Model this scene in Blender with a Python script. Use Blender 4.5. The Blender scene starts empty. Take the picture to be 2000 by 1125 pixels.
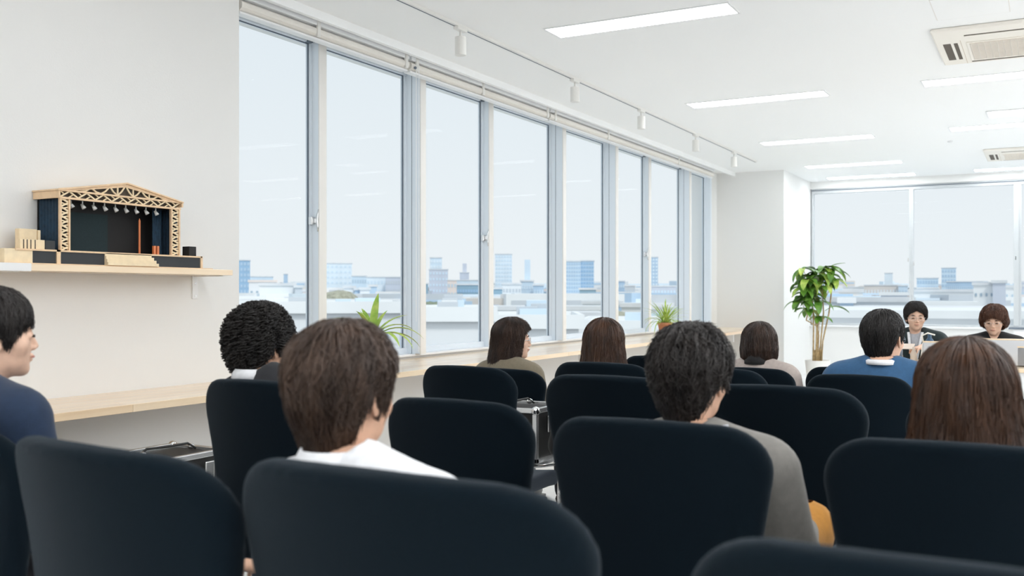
import bpy, math, random
import numpy as np
from mathutils import Vector, Matrix, Euler

C = bpy.context.scene.collection
R = random.Random(7)
PI = math.pi

# ------------------------------------------------------------------ camera, world, light, exposure
F = 1920.0; TH = math.radians(28.56); H = 1.25; Y0 = 575.0
ST, CT = math.sin(TH), math.cos(TH)
cd = bpy.data.cameras.new('camera'); cam = bpy.data.objects.new('camera', cd); C.objects.link(cam)
cam.location = (0, 0, H); cam.rotation_euler = (PI/2, 0, TH)
cd.sensor_width = 36; cd.lens = 36*F/2000; cd.shift_y = (Y0-562.5)/2000
cd.clip_start = .05; cd.clip_end = 4000
cd.dof.use_dof = True; cd.dof.focus_distance = 5.2; cd.dof.aperture_fstop = 4.0
bpy.context.scene.camera = cam

wd = bpy.data.worlds.new('sky'); bpy.context.scene.world = wd; wd.use_nodes = True
nt = wd.node_tree; nt.nodes.clear()
out = nt.nodes.new('ShaderNodeOutputWorld'); bg = nt.nodes.new('ShaderNodeBackground')
tc = nt.nodes.new('ShaderNodeTexCoord'); sx = nt.nodes.new('ShaderNodeSeparateXYZ')
cr = nt.nodes.new('ShaderNodeValToRGB')
cr.color_ramp.elements[0].position = .0; cr.color_ramp.elements[0].color = (.90, .93, .95, 1)
cr.color_ramp.elements[1].position = 1.0; cr.color_ramp.elements[1].color = (.72, .82, .93, 1)
e = cr.color_ramp.elements.new(.30); e.color = (.79, .855, .905, 1)
nt.links.new(tc.outputs['Generated'], sx.inputs[0]); nt.links.new(sx.outputs['Z'], cr.inputs[0])
nt.links.new(cr.outputs[0], bg.inputs[0]); bg.inputs[1].default_value = .86
nt.links.new(bg.outputs[0], out.inputs[0])

sd = bpy.data.lights.new('sun', 'SUN'); sd.energy = 1.5; sd.angle = math.radians(12); sd.color = (1, .96, .9)
sun = bpy.data.objects.new('sun', sd); C.objects.link(sun); sun.rotation_euler = (math.radians(38), 0, math.radians(52))
# fill lamps added out of view to brighten the room, set like further ceiling panels
PW = 18
for lx in (-2.36, -.30, 1.76, 3.82, 5.7):
    for ly in (-2.6, .2, 3.1, 6.08, 9.05, 11.75, 14.2):
        if (lx < -2 and ly > 3.5) or (lx < 1 and ly > 5): continue
        a_ = bpy.data.lights.new('unseen_fill_light', 'AREA'); a_.shape = 'RECTANGLE'; a_.size = 1.25; a_.size_y = .25; a_.energy = PW*(.34 if lx < -2 else 1.05); a_.color = (.98, .99, 1)
        o_ = bpy.data.objects.new('unseen_fill_light', a_); C.objects.link(o_); o_.location = (lx, ly, 3.04)
vs = bpy.context.scene.view_settings
vs.view_transform = 'Standard'; vs.look = 'None'; vs.exposure = 0.22; vs.gamma = 1.0; vs.use_curve_mapping = False
bpy.context.scene.cycles.max_bounces = 10; bpy.context.scene.cycles.diffuse_bounces = 6
bpy.context.scene.cycles.transparent_max_bounces = 16

def at(px, py=None, Z=None, z=None):
    """world point on the ray of pixel px (, py) at depth Z; or where that ray meets height z"""
    u = (px-1000)/F
    if Z is None: Z = (z-H)*F/(Y0-py)
    X = Z*(-ST+CT*u); Y = Z*(CT+ST*u)
    return Vector((X, Y, (H+(Y0-py)*Z/F) if py is not None else 0))
def ratio(px):
    u = (px-1000)/F; return (-ST+CT*u)/(CT+ST*u)

# ------------------------------------------------------------------ materials
def mat(name, col, rough=.6, metal=0, noise=0, nscale=30, bump=0, bscale=80, sheen=0, col2=None, spec=.5, emit=None, coat=0, stretch=None, trans=0):
    m = bpy.data.materials.new(name); m.use_nodes = True
    n = m.node_tree; p = n.nodes['Principled BSDF']
    p.inputs['Base Color'].default_value = (*col, 1); p.inputs['Roughness'].default_value = rough
    p.inputs['Metallic'].default_value = metal; p.inputs['Specular IOR Level'].default_value = spec
    if sheen: p.inputs['Sheen Weight'].default_value = sheen; p.inputs['Sheen Tint'].default_value = (.75, .88, 1, 1) if 'chair' in name else (1, 1, 1, 1); p.inputs['Sheen Roughness'].default_value = .4
    if coat: p.inputs['Coat Weight'].default_value = coat; p.inputs['Coat Roughness'].default_value = .16
    if emit: p.inputs['Emission Color'].default_value = (*emit[0], 1); p.inputs['Emission Strength'].default_value = emit[1]
    t = n.nodes.new('ShaderNodeTexCoord'); mp = n.nodes.new('ShaderNodeMapping')
    n.links.new(t.outputs['Object'], mp.inputs[0])
    if stretch: mp.inputs['Scale'].default_value = stretch
    ns = n.nodes.new('ShaderNodeTexNoise'); ns.inputs['Scale'].default_value = nscale; ns.inputs['Detail'].default_value = 4
    n.links.new(mp.outputs[0], ns.inputs[0])
    if noise or col2:
        rp = n.nodes.new('ShaderNodeValToRGB'); c2 = col2 or tuple(min(1, c*(1+noise)) for c in col)
        c1 = col if col2 else tuple(c*(1-noise) for c in col)
        rp.color_ramp.elements[0].color = (*c1, 1); rp.color_ramp.elements[1].color = (*c2, 1)
        rp.color_ramp.elements[0].position = .35; rp.color_ramp.elements[1].position = .65
        n.links.new(ns.outputs[0], rp.inputs[0]); n.links.new(rp.outputs[0], p.inputs['Base Color'])
    if bump:
        nb = n.nodes.new('ShaderNodeTexNoise'); nb.inputs['Scale'].default_value = bscale; nb.inputs['Detail'].default_value = 3
        n.links.new(mp.outputs[0], nb.inputs[0])
        b = n.nodes.new('ShaderNodeBump'); b.inputs['Strength'].default_value = bump; b.inputs['Distance'].default_value = .01
        n.links.new(nb.outputs[0], b.inputs['Height']); n.links.new(b.outputs[0], p.inputs['Normal'])
    return m
M = {}
M['wall'] = mat('painted_wall', (.815, .815, .805), .85, bump=.05, bscale=120)
M['ceiling'] = mat('painted_ceiling', (.95, .96, .965), .9, bump=.06, bscale=60)
M['floor'] = mat('floor_vinyl', (.78, .78, .77), .45, noise=.05, nscale=3)
M['trim'] = mat('white_trim', (.84, .85, .86), .4)
M['alu'] = mat('sky_tinted_aluminium', (.76, .82, .88), .3, spec=.6)  # bluish daylight from the sky is put into the frame colour
M['alu_edge'] = mat('warm_aluminium', (.82, .80, .77), .4)
M['gasket'] = mat('dark_gasket', (.12, .15, .19), .5)
M['wood'] = mat('pine_board', (.80, .58, .36), .3, coat=.7, col2=(.90, .70, .48), nscale=3.5, stretch=(8, .5, 8), bump=.03)
M['wood2'] = mat('pine_board_warm', (.74, .50, .29), .3, coat=.7, col2=(.84, .61, .39), nscale=3.5, stretch=(8, .5, 8), bump=.03)
M['wood3'] = mat('pine_board_pale', (.86, .67, .45), .3, coat=.7, col2=(.93, .75, .54), nscale=3.5, stretch=(8, .5, 8), bump=.03)
M['balsa'] = mat('balsa_wood', (.84, .61, .39), .6, noise=.06, nscale=40)
M['balsa_pale'] = mat('balsa_wood_pale', (.90, .74, .50), .6, noise=.04, nscale=40)
M['screen_dark'] = mat('charcoal_board', (.045, .05, .055), .8)
M['navy_cloth'] = mat('navy_curtain', (.012, .04, .075), .85, sheen=.2, noise=.2, nscale=60)
M['backdrop'] = mat('dark_teal_backdrop', (.018, .036, .042), .9, noise=.1, nscale=200)
M['black'] = mat('matt_black', (.012, .012, .013), .7)
M['pinkdeck'] = mat('pale_stage_deck', (.72, .50, .40), .6)
M['copper'] = mat('orange_rod', (.72, .22, .08), .45)
M['lampwhite'] = mat('small_lamp_white', (.8, .8, .78), .4)
M['steel'] = mat('brushed_steel', (.72, .73, .74), .25, metal=.85)
M['chrome'] = mat('chrome', (.8, .8, .8), .12, metal=1)
M['leather'] = mat('black_case_board', (.02, .02, .02), .5, bump=.2, bscale=400)
M['fabric'] = mat('black_chair_fabric', (.0030, .0072, .0115), .9, spec=.08, sheen=.10, bump=.25, bscale=900, noise=.12, nscale=500)
M['fabric_seat'] = mat('chair_seat_fabric', (.010, .016, .026), .85, sheen=.2, bump=.2, bscale=900)
M['plastic'] = mat('chair_plastic', (.02, .035, .055), .4)
M['skin'] = mat('skin', (.70, .42, .29), .5, noise=.05, nscale=60)
M['skin_pale'] = mat('skin_pale', (.76, .49, .36), .5, noise=.04, nscale=60)
M['lip'] = mat('lip', (.50, .20, .16), .4)
M['eye'] = mat('eye_dark', (.03, .02, .015), .2)
M['lens'] = None
M['terra'] = mat('terracotta', (.62, .27, .15), .8, noise=.08, nscale=20)
M['soil'] = mat('soil', (.06, .04, .03), .95, bump=.6, bscale=60)
M['leaf'] = mat('glossy_green_leaf', (.07, .20, .025), .35, col2=(.16, .33, .045), nscale=12)
M['leaf_lime'] = mat('lime_leaf', (.26, .46, .05), .4, col2=(.55, .66, .16), nscale=14)
M['leaf_spider'] = mat('striped_lime_leaf', (.30, .50, .06), .4, col2=(.62, .72, .25), nscale=18)
M['stem'] = mat('tan_stem', (.42, .30, .15), .8, noise=.2, nscale=30)
M['potwhite'] = mat('white_pot', (.82, .80, .76), .5)
M['cream'] = mat('cream_plastic', (.90, .86, .79), .5)
M['grille'] = mat('tan_grille', (.58, .48, .38), .6)
M['grille_dark'] = mat('dark_slot', (.10, .08, .06), .7)
M['blindfab'] = mat('rolled_blind_slats', (.80, .77, .72), .6, noise=.06, nscale=40, stretch=(20, .5, 20))
M['panel'] = mat('light_panel', (.9, .92, .95), .5, emit=((.95, .98, 1.0), 13.0))
M['fixture'] = mat('spot_white', (.82, .81, .78), .45)
M['paper'] = mat('paper', (.62, .52, .44), .7)
M['laptop'] = mat('silver_laptop', (.66, .68, .72), .35, metal=.3)
M['mugblue'] = mat('slate_mug', (.08, .11, .15), .4)
M['bottleblue'] = mat('blue_plastic', (.04, .10, .18), .3)

def glass_mat():
    m = bpy.data.materials.new('window_glass'); m.use_nodes = True; n = m.node_tree; n.nodes.clear()
    o = n.nodes.new('ShaderNodeOutputMaterial'); mx = n.nodes.new('ShaderNodeMixShader')
    t = n.nodes.new('ShaderNodeBsdfTransparent'); t.inputs[0].default_value = (.97, .985, .99, 1)
    g = n.nodes.new('ShaderNodeBsdfGlossy'); g.inputs['Roughness'].default_value = .01
    lw = n.nodes.new('ShaderNodeLayerWeight'); mr = n.nodes.new('ShaderNodeMath'); mr.operation = 'POWER'; mr.inputs[1].default_value = 4
    m2 = n.nodes.new('ShaderNodeMath'); m2.operation = 'MULTIPLY_ADD'; m2.inputs[1].default_value = .015; m2.inputs[2].default_value = .0015
    n.links.new(lw.outputs['Facing'], mr.inputs[0]); n.links.new(mr.outputs[0], m2.inputs[0])
    n.links.new(m2.outputs[0], mx.inputs[0]); n.links.new(t.outputs[0], mx.inputs[1]); n.links.new(g.outputs[0], mx.inputs[2])
    n.links.new(mx.outputs[0], o.inputs[0]); return m
M['glass'] = glass_mat()

# ------------------------------------------------------------------ mesh helpers
class MB:
    def __init__(s): s.v = []; s.f = []
    def add(s, v, f):
        b = len(s.v); s.v += [tuple(p) for p in v]; s.f += [tuple(i+b for i in q) for q in f]; return s
    def box(s, x0, x1, y0, y1, z0, z1, mtx=None):
        v = [(x, y, z) for x in (x0, x1) for y in (y0, y1) for z in (z0, z1)]
        if mtx is not None: v = [tuple(mtx @ Vector(p)) for p in v]
        return s.add(v, [(0, 1, 3, 2), (4, 6, 7, 5), (0, 4, 5, 1), (2, 3, 7, 6), (0, 2, 6, 4), (1, 5, 7, 3)])
    def bar(s, a, b, w, d=None, up=(0, 0, 1)):
        a = Vector(a); b = Vector(b); d = d or w; t = (b-a).normalized()
        u = Vector(up); n = t.cross(u)
        if n.length < 1e-4: n = t.cross(Vector((1, 0, 0)))
        n.normalize(); u = n.cross(t)
        v = [p+n*sx*w/2+u*sz*d/2 for p in (a, b) for sx, sz in ((-1, -1), (1, -1), (1, 1), (-1, 1))]
        return s.add(v, [(0, 1, 2, 3), (7, 6, 5, 4), (0, 4, 5, 1), (1, 5, 6, 2), (2, 6, 7, 3), (3, 7, 4, 0)])
    def tube(s, pts, r, n=8, cap=True):
        pts = [Vector(p) for p in pts]; k = len(pts)
        rr = r if hasattr(r, '__len__') else [r]*k
        up = None; rings = []
        for i, p in enumerate(pts):
            t = (pts[min(i+1, k-1)]-pts[max(i-1, 0)]).normalized()
            if up is None: up = t.orthogonal().normalized()
            up = (up-t*up.dot(t)).normalized(); b = t.cross(up)
            rings.append([p+(up*math.cos(2*PI*j/n)+b*math.sin(2*PI*j/n))*rr[i] for j in range(n)])
        v = [q for g in rings for q in g]
        f = [(i*n+j, i*n+(j+1) % n, (i+1)*n+(j+1) % n, (i+1)*n+j) for i in range(k-1) for j in range(n)]
        if cap: f += [tuple(range(n))[::-1], tuple((k-1)*n+j for j in range(n))]
        return s.add(v, f)
    def lathe(s, prof, c=(0, 0, 0), n=24):
        v = [(c[0]+r*math.cos(2*PI*j/n), c[1]+r*math.sin(2*PI*j/n), c[2]+z) for r, z in prof for j in range(n)]
        k = len(prof)
        f = [(i*n+j, i*n+(j+1) % n, (i+1)*n+(j+1) % n, (i+1)*n+j) for i in range(k-1) for j in range(n)]
        f += [tuple(range(n))[::-1], tuple((k-1)*n+j for j in range(n))]
        return s.add(v, f)
    def ball(s, c, r, n=12, m=8):
        r = r if hasattr(r, '__len__') else (r, r, r)
        v = [(c[0]+r[0]*math.sin(PI*i/m)*math.cos(2*PI*j/n), c[1]+r[1]*math.sin(PI*i/m)*math.sin(2*PI*j/n), c[2]+r[2]*math.cos(PI*i/m)) for i in range(m+1) for j in range(n)]
        return s.add(v, [(i*n+j, (i+1)*n+j, (i+1)*n+(j+1) % n, i*n+(j+1) % n) for i in range(m) for j in range(n)])
    def build(s, name, m, parent=None, smooth=False, bevel=0, loc=None, kind=None, label=None, seg=2):
        me = bpy.data.meshes.new(name); me.from_pydata(s.v, [], s.f); me.update()
        return link(name, me, m, parent, smooth, bevel, loc, kind, label, seg)
def link(name, me, m, parent=None, smooth=False, bevel=0, loc=None, kind=None, label=None, seg=2):
    o = bpy.data.objects.new(name, me); C.objects.link(o)
    if m and not me.materials: me.materials.append(m)
    if parent: o.parent = parent
    if smooth: me.shade_smooth()
    if bevel:
        b = o.modifiers.new('bevel', 'BEVEL'); b.width = bevel; b.segments = seg; b.limit_method = 'ANGLE'
    if loc is not None: o.location = loc
    if kind: o['kind'] = kind
    if label: o['label'] = label
    return o
def box(name, m, x0, x1, y0, y1, z0, z1, parent=None, bevel=0, **k):
    return MB().box(x0, x1, y0, y1, z0, z1).build(name, m, parent, bevel=bevel, **k)
def struct(o): o['kind'] = 'structure'; return o
def empty(name, loc=(0, 0, 0), rz=0):
    o = bpy.data.objects.new(name, None); C.objects.link(o); o.location = loc; o.rotation_euler = (0, 0, rz); o.empty_display_size = .1
    return o
def tag(o, label, cat, group=None, kind=None):
    o['label'] = label; o['category'] = cat
    if group: o['group'] = group
    if kind: o['kind'] = kind
    return o
def thing(name, label, cat, loc=(0, 0, 0), rz=0, group=None): return tag(empty(name, loc, rz), label, cat, group)
KIDS = {}
def copy_tree(o, parent=None):
    c = o.copy(); C.objects.link(c)
    if parent: c.parent = parent
    for ch in o.children: copy_tree(ch, c)
    return c

# ------------------------------------------------------------------ distance-field meshing (surface nets)
def nets(f, org, h):
    ins = f < 0; nx, ny, nz = f.shape
    cnt = np.zeros((nx-1, ny-1, nz-1), np.int32); acc = np.zeros((nx-1, ny-1, nz-1, 3))
    num = np.zeros((nx-1, ny-1, nz-1))
    def sl(a, o): return a[o[0]:o[0]+nx-1, o[1]:o[1]+ny-1, o[2]:o[2]+nz-1]
    for ax in range(3):
        oth = [a for a in range(3) if a != ax]
        for i in (0, 1):
            for j in (0, 1):
                o0 = [0, 0, 0]; o0[oth[0]] = i; o0[oth[1]] = j; o1 = list(o0); o1[ax] = 1
                a = sl(f, o0); b = sl(f, o1); cross = (a < 0) != (b < 0)
                d = a-b; t = np.where(cross, a/np.where(np.abs(d) < 1e-12, 1, d), 0)
                for k in range(3): acc[..., k] += np.where(cross, (t if k == ax else o0[k]), 0)
                num += cross
    act = num > 0
    idx = -np.ones(act.shape, np.int64); idx[act] = np.arange(act.sum())
    ii = np.argwhere(act); v = (ii+acc[act]/num[act][:, None])*h+np.array(org)
    faces = []
    for ax in range(3):
        a1, a2 = (ax+1) % 3, (ax+2) % 3
        s0 = [slice(None)]*3; s1 = [slice(None)]*3; s0[ax] = slice(0, -1); s1[ax] = slice(1, None)
        A = ins[tuple(s0)]; B = ins[tuple(s1)]
        e = np.argwhere(A != B)
        ok = (e[:, a1] > 0) & (e[:, a2] > 0) & (e[:, a1] < f.shape[a1]-1) & (e[:, a2] < f.shape[a2]-1)
        e = e[ok]
        if not len(e): continue
        def g(d1, d2):
            q = e.copy(); q[:, a1] -= d1; q[:, a2] -= d2; return idx[q[:, 0], q[:, 1], q[:, 2]]
        q = np.stack([g(1, 1), g(0, 1), g(0, 0), g(1, 0)], 1)
        fl = A[e[:, 0], e[:, 1], e[:, 2]]
        q[~fl] = q[~fl][:, ::-1]
        faces.append(q)
    return v, np.concatenate(faces)
def np_mesh(name, parts):
    vs, fs, b = [], [], 0
    for v, f in parts: vs.append(v); fs.append(f+b); b += len(v)
    v = np.concatenate(vs); f = np.concatenate(fs); n = f.shape[1]
    me = bpy.data.meshes.new(name); me.vertices.add(len(v)); me.vertices.foreach_set('co', v.astype(np.float32).ravel())
    me.loops.add(f.size); me.loops.foreach_set('vertex_index', f.astype(np.int32).ravel())
    me.polygons.add(len(f)); me.polygons.foreach_set('loop_start', np.arange(0, f.size, n, dtype=np.int32))
    me.update(calc_edges=True); me.shade_smooth(); return me
def grid(lo, hi, h):
    ax = [np.arange(lo[i], hi[i]+h, h) for i in range(3)]
    return np.stack(np.meshgrid(*ax, indexing='ij'), -1), lo
def ell(P, c, r):
    q = (P-np.array(c))/np.array(r); k = np.linalg.norm(q, axis=-1)
    k2 = np.linalg.norm(q/np.array(r), axis=-1)+1e-9
    return k*(k-1)/k2
def cone(P, a, b, ra, rb):
    a = np.array(a, float); b = np.array(b, float); d = b-a
    t = np.clip(((P-a)@d)/(d@d), 0, 1)
    return np.linalg.norm(P-a-t[..., None]*d, axis=-1)-(ra+(rb-ra)*t)
def smin(a, b, k=.02):
    h = np.clip(.5+.5*(b-a)/k, 0, 1); return b+(a-b)*h-k*h*(1-h)
def smax(a, b, k=.01): return -smin(-a, -b, k)
def U(L, k=.02):
    r = L[0]
    for x in L[1:]: r = smin(r, x, k)
    return r

# ------------------------------------------------------------------ room shell
ZC = 3.05; XW = -4.13; XR = -4.33; XG = -4.40; YF = 16.15; XCOL = -3.34; YCOL = 14.35; YW0 = 4.265
XB, YB = 6.5, -3.5
struct(box('floor', M['floor'], -4.6, XB, YB, YF+.3, -.12, 0))
struct(box('ceiling', M['ceiling'], -4.6, XB, YB, YF+.3, ZC, ZC+.2))
struct(box('wall_left', M['wall'], -4.6, XW, YB, YW0, 0, ZC))
w = MB().box(-4.6, XR, YW0, YCOL, 0, .775).box(-4.6, XR, YW0, YCOL, 2.995, ZC).box(-4.6, XR, 13.99, YCOL, .775, 2.995)
struct(w.build('wall_window_side', M['wall']))
struct(box('trim_1', M['trim'], XR-.10, XR+.035, YW0, 13.99, .772, .79, bevel=.003))       # white window board
struct(box('trim_2', M['ceiling'], -4.085, -4.05, YW0-.01, YCOL, 2.995, ZC))               # pelmet edge
struct(box('wall_column', M['wall'], -4.6, XCOL, YCOL, YF+.2, 0, ZC))
w = MB().box(XCOL, XB, YF, YF+.2, 0, .745).box(XCOL, XB, YF, YF+.2, 2.935, ZC)
struct(w.build('wall_back', M['wall']))
struct(box('trim_3', M['trim'], XCOL, XB, YF-.05, YF+.2, .735, .762, bevel=.004))

struct(box('wall_right', M['wall'], XB-.2, XB, YB, YF+.2, 0, ZC))
struct(box('wall_front', M['wall'], -4.6, XB, YB-.2, YB, 0, ZC))
# side windows
majors = {6.36: 1, 8.90: 1, 10.27: 1, 12.86: 1}
edges = [YW0, 5.246, 6.36, 7.55, 8.90, 10.27, 11.51, 12.86, 13.97]
for i in range(8):
    a, b = edges[i], edges[i+1]
    wn = struct(empty('window_%d' % (i+1), (XG, a, .79)))
    L = b-a; hgt = 2.995-.79
    fr = MB(); t = .035
    fr.box(-.03, .03, 0, L, 0, .045).box(-.03, .03, 0, L, hgt-.045, hgt)
    fr.build('window_frame', M['alu'], wn, bevel=.002)
    if i not in (0,): MB().box(-.02, .02, 0.05, .05+t, .045, hgt-.045).build('stile', M['alu'], wn)
    MB().box(-.02, .02, L-.055, L-.02, .045, hgt-.045).build('stile', M['alu'], wn)
    MB().box(-.003, .006, L-.062, L-.055, .045, hgt-.045).build('gasket', M['gasket'], wn)
    MB().box(-.003, .006, .04, L-.055, hgt-.051, hgt-.045).build('gasket', M['gasket'], wn)
    MB().box(-.003, .003, .02, L-.05, .04, hgt-.04).build('pane', M['glass'], wn)
    mj = b in majors; d = .157 if mj else .082; tt = .07 if mj else .075
    if i < 7:
        mu = MB().box(-.03, d-.008, L-.035, L-.035+tt, 0, hgt).build('mullion', M['alu'], wn, bevel=.003)
        MB().box(d-.008, d, L-.036, L-.034+tt, 0, hgt).build('mullion_edge', M['alu_edge'], mu)
        if mj: MB().box(d*.45, d*.45+.003, L-.037, L-.035, 0, hgt).build('joint_line', M['gasket'], mu)
    else:
        MB().box(-.03, .10, L-.03, L+.03, 0, hgt).build('mullion', M['alu'], wn, bevel=.003)
    if i in (0, 2, 5):
        hd = MB().box(.02, .045, L-.075, L-.02, .93, .985).box(.045, .06, L-.05, L-.035, .94, .975).build('window_latch', M['steel'], wn, bevel=.004)
        MB().tube([(.07, L-.035, .885), (.068, L-.035, .92), (.062, L-.035, .96), (.068, L-.035, 1.0), (.075, L-.035, 1.035)], [.006, .009, .011, .009, .005]).build('latch_lever', M['steel'], hd, smooth=True)
    if i in (0, 2, 5, 6):
        MB().box(.01, .05, L-.10, L-.06, hgt-.05, hgt-.005).build('top_catch', M['gasket'], wn, bevel=.004)

M['alu_far'] = mat('backlit_aluminium', (.56, .59, .61), .4)  # backlit shade of the far frames is put into this grey
# far windows
fx = [XCOL+.02, -1.83, -.36, 1.1, 2.6, 4.1, 5.6]
for i in range(6):
    a, b = fx[i], fx[i+1]; L = b-a; z0, z1 = .762, 2.935; hgt = z1-z0
    wn = struct(empty('window_%d' % (i+9), (a, YF+.05, z0)))
    MB().box(0, L, -.03, .05, 0, .03).box(0, L, -.03, .05, hgt-.075, hgt).build('window_frame', M['alu_far'], wn, bevel=.003)
    MB().box(0, .03, -.03, .05, .03, hgt-.075).build('stile', M['alu_far'], wn, bevel=.003)
    q = .03 if i % 2 == 0 else .07
    MB().box(L-q, L, -.03 if i % 2 == 0 else -.05, .05, .03, hgt-.075).build('stile', M['alu_far'], wn, bevel=.003)
    MB().box(.02, L-.02, .0, .006, .02, hgt-.06).build('pane', M['glass'], wn)
    MB().box(0, L, -.045, -.03, hgt-.03, hgt-.02).build('head_line', M['gasket'], wn)
    for zz in (1.02, .96)[:1 if i % 2 else 2]:
        MB().box(L-.05 if zz > 1 else L+.03, L-.035 if zz > 1 else L+.045, -.05, -.03, zz-.03, zz+.03).build('window_latch', M['steel'], wn, bevel=.003)

# rolled blinds under the pelmet
BL = [('rolled cream blind over the two windows nearest the theatre model', YW0+.02, 6.0, [4.97, 5.96]),
      ('rolled cream blind over the middle windows with hanging pull cord', 6.03, 8.32, [6.10, 7.08, 8.28]),
      ('rolled cream blind over the far windows, ending at the column', 8.35, 13.55, [8.45, 9.74, 12.04])]
for k, (lb, a, b, br) in enumerate(BL):
    t = thing('window_blind', lb, 'blind', (-4.17, a, 2.96), 0, 'rolled blinds along the window wall')
    L = b-a
    MB().box(-.045, .045, 0, L, .022, .055).build('head_rail', M['trim'], t, bevel=.004)
    pr = []; n = 14
    for yy in (0, L):
        pr.append([(.048*math.cos(2*PI*j/n)*(1 if j % 2 else .94), yy, -.016+.037*math.sin(2*PI*j/n)*(1 if j % 2 else .94)) for j in range(n)])
    m_ = MB(); m_.add(pr[0]+pr[1], [(j, (j+1) % n, n+(j+1) % n, n+j) for j in range(n)]+[tuple(range(n)), tuple(range(2*n-1, n-1, -1))])
    m_.build('rolled_slats', M['blindfab'], t)
    MB().box(-.03, .03, 0, L, -.066, -.052).build('bottom_rail', M['trim'], t, bevel=.004)
    for y in br:
        MB().box(.035, .053, y-a-.015, y-a+.015, -.05, .05).build('bracket', M['fixture'], t, bevel=.004)
    if k == 1:
        for dy, zb in ((.07, .82-2.96), (.035, 1.05-2.96)):
            MB().tube([(.06, dy, .0), (.06, dy, zb)], .0028, 6).build('pull_cord', M['trim'], t)
        MB().ball((.055, .03, -.03), .011).build('cord_clip', M['gasket'], t)

# ceiling lights
rows = [(-3.0, 6.08, 'long recessed light panel nearest the camera over the window side'), (-3.0, 9.05, 'second recessed light panel from the camera near the spotlight track'),
        (-3.0, 11.75, 'third recessed light panel from the camera near the spotlight track'), (-3.0, 14.2, 'fourth recessed light panel from the camera, level with the column'),
        (-3.0, 15.75, 'last recessed light panel just in front of the far window wall'),
        (-.94, 9.05, 'recessed light panel just beyond the large ceiling air conditioner'), (-.94, 11.7, 'recessed light panel between the two ceiling air conditioners'),
        (-.94, 15.75, 'recessed light panel beyond the farther ceiling air conditioner')]
for x, y, lb in rows:
    t = thing('ceiling_light', lb, 'light', (x, y, ZC), 0, 'recessed light panels in the ceiling')
    MB().box(0, 1.28, -.135, -.12, -.006, 0).box(0, 1.28, .12, .135, -.006, 0).box(0, .015, -.12, .12, -.006, 0).box(1.265, 1.28, -.12, .12, -.006, 0).build('frame', M['trim'], t)
    MB().box(.015, 1.265, -.12, .12, -.003, 0).build('diffuser', M['panel'], t)
t = thing('ceiling_light', 'small square light panel between the long ceiling lights', 'light', (-.53, 10.7, ZC), 0)
MB().box(0, .38, 0, .35, -.012, 0).build('frame', M['trim'], t, bevel=.003)
MB().box(.02, .36, .02, .33, -.014, -.011).build('diffuser', M['panel'], t)
t = thing('ceiling_hatch', 'square white access hatch in the ceiling before the air conditioner', 'hatch', (-.63, 6.5, ZC), 0)
MB().box(0, .42, 0, .5, -.004, 0).build('door_panel', M['ceiling'], t)
g = .006
MB().box(-g, .42+g, -g, 0, -.003, 0).box(-g, .42+g, .5, .5+g, -.003, 0).box(-g, 0, 0, .5, -.003, 0).box(.42, .42+g, 0, .5, -.003, 0).build('edge_gap', M['alu_edge'], t)

def aircon(lb, x, y):
    t = thing('air_conditioner', lb, 'air conditioner', (x, y, ZC), 0, 'ceiling air conditioners')
    MB().box(0, 1.0, 0, 1.08, -.028, 0).build('panel', M['cream'], t, bevel=.012)
    MB().box(.20, .80, .37, .95, -.036, -.026).build('intake_frame', M['cream'], t, bevel=.004)
    gr = MB().box(.22, .78, .39, .93, -.037, -.034).build('intake_grille', M['grille'], t)
    s = MB()
    for i in range(22): s.box(.22, .78, .395+i*.0245, .402+i*.0245, -.041, -.037)
    for i in range(14): s.box(.225+i*.0415, .229+i*.0415, .39, .93, -.041, -.037)
    s.build('grille_bars', M['cream'], gr)
    for (a, b, c, d) in ((.20, .80, .16, .21), (.20, .80, 1.00, 1.03), (.05, .10, .37, .9), (.12, .145, .37, .9), (.88, .93, .37, .9)):
        v = MB().box(a, b, c, d, -.0295, -.027).build('air_slot', M['grille_dark'], t)
    MB().bar((.20, .185, -.033), (.80, .185, -.033), .03, .004).build('louver', M['cream'], t)
    MB().box(.165, .168, .3, 1.06, -.0292, -.027).build('seam', M['grille'], t)
aircon('large cream ceiling air conditioner cassette nearest the camera', -.70, 7.22)
aircon('smaller looking cream ceiling air conditioner cassette near the far windows', -.70, 13.5)
tag(MB().lathe([(.03, 0), (.03, -.012), (.02, -.018)], (-1.0, 12.6, ZC)).build('sprinkler_cap', M['trim'], smooth=True), 'tiny round cap on the ceiling before the far air conditioner', 'ceiling cap')

# spotlight track
t = thing('light_track', 'thin white spotlight track along the ceiling beside the windows', 'track', (-3.44, 3.2, ZC))
MB().box(-.014, .014, 0, 10.0, -.02, 0).build('rail', M['fixture'], t)
MB().box(-.0155, -.006, 0, 10.0, -.0215, -.0195).build('conductor_slot', M['gasket'], t)
nm = ['nearest the camera', 'second from the camera', 'third from the camera', 'fourth from the camera', 'farthest from the camera']
for y, s in zip((5.6, 7.41, 8.93, 10.6, 12.13), nm):
    t = thing('spotlight', 'white cylinder spotlight hanging from the ceiling track, ' + s, 'spotlight', (-3.44, y, ZC-.02), 0, 'spotlights on the ceiling track')
    MB().box(-.02, .02, -.06, .06, -.022, 0).build('track_adapter', M['fixture'], t, bevel=.004)
    MB().tube([(0, 0, -.02), (0, 0, -.065)], .008, 10).build('stem', M['fixture'], t, smooth=True)
    MB().tube([(0, 0, -.062), (0, 0, -.185)], .038, 24).build('lamp_head', M['fixture'], t, bevel=.003)

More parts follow.
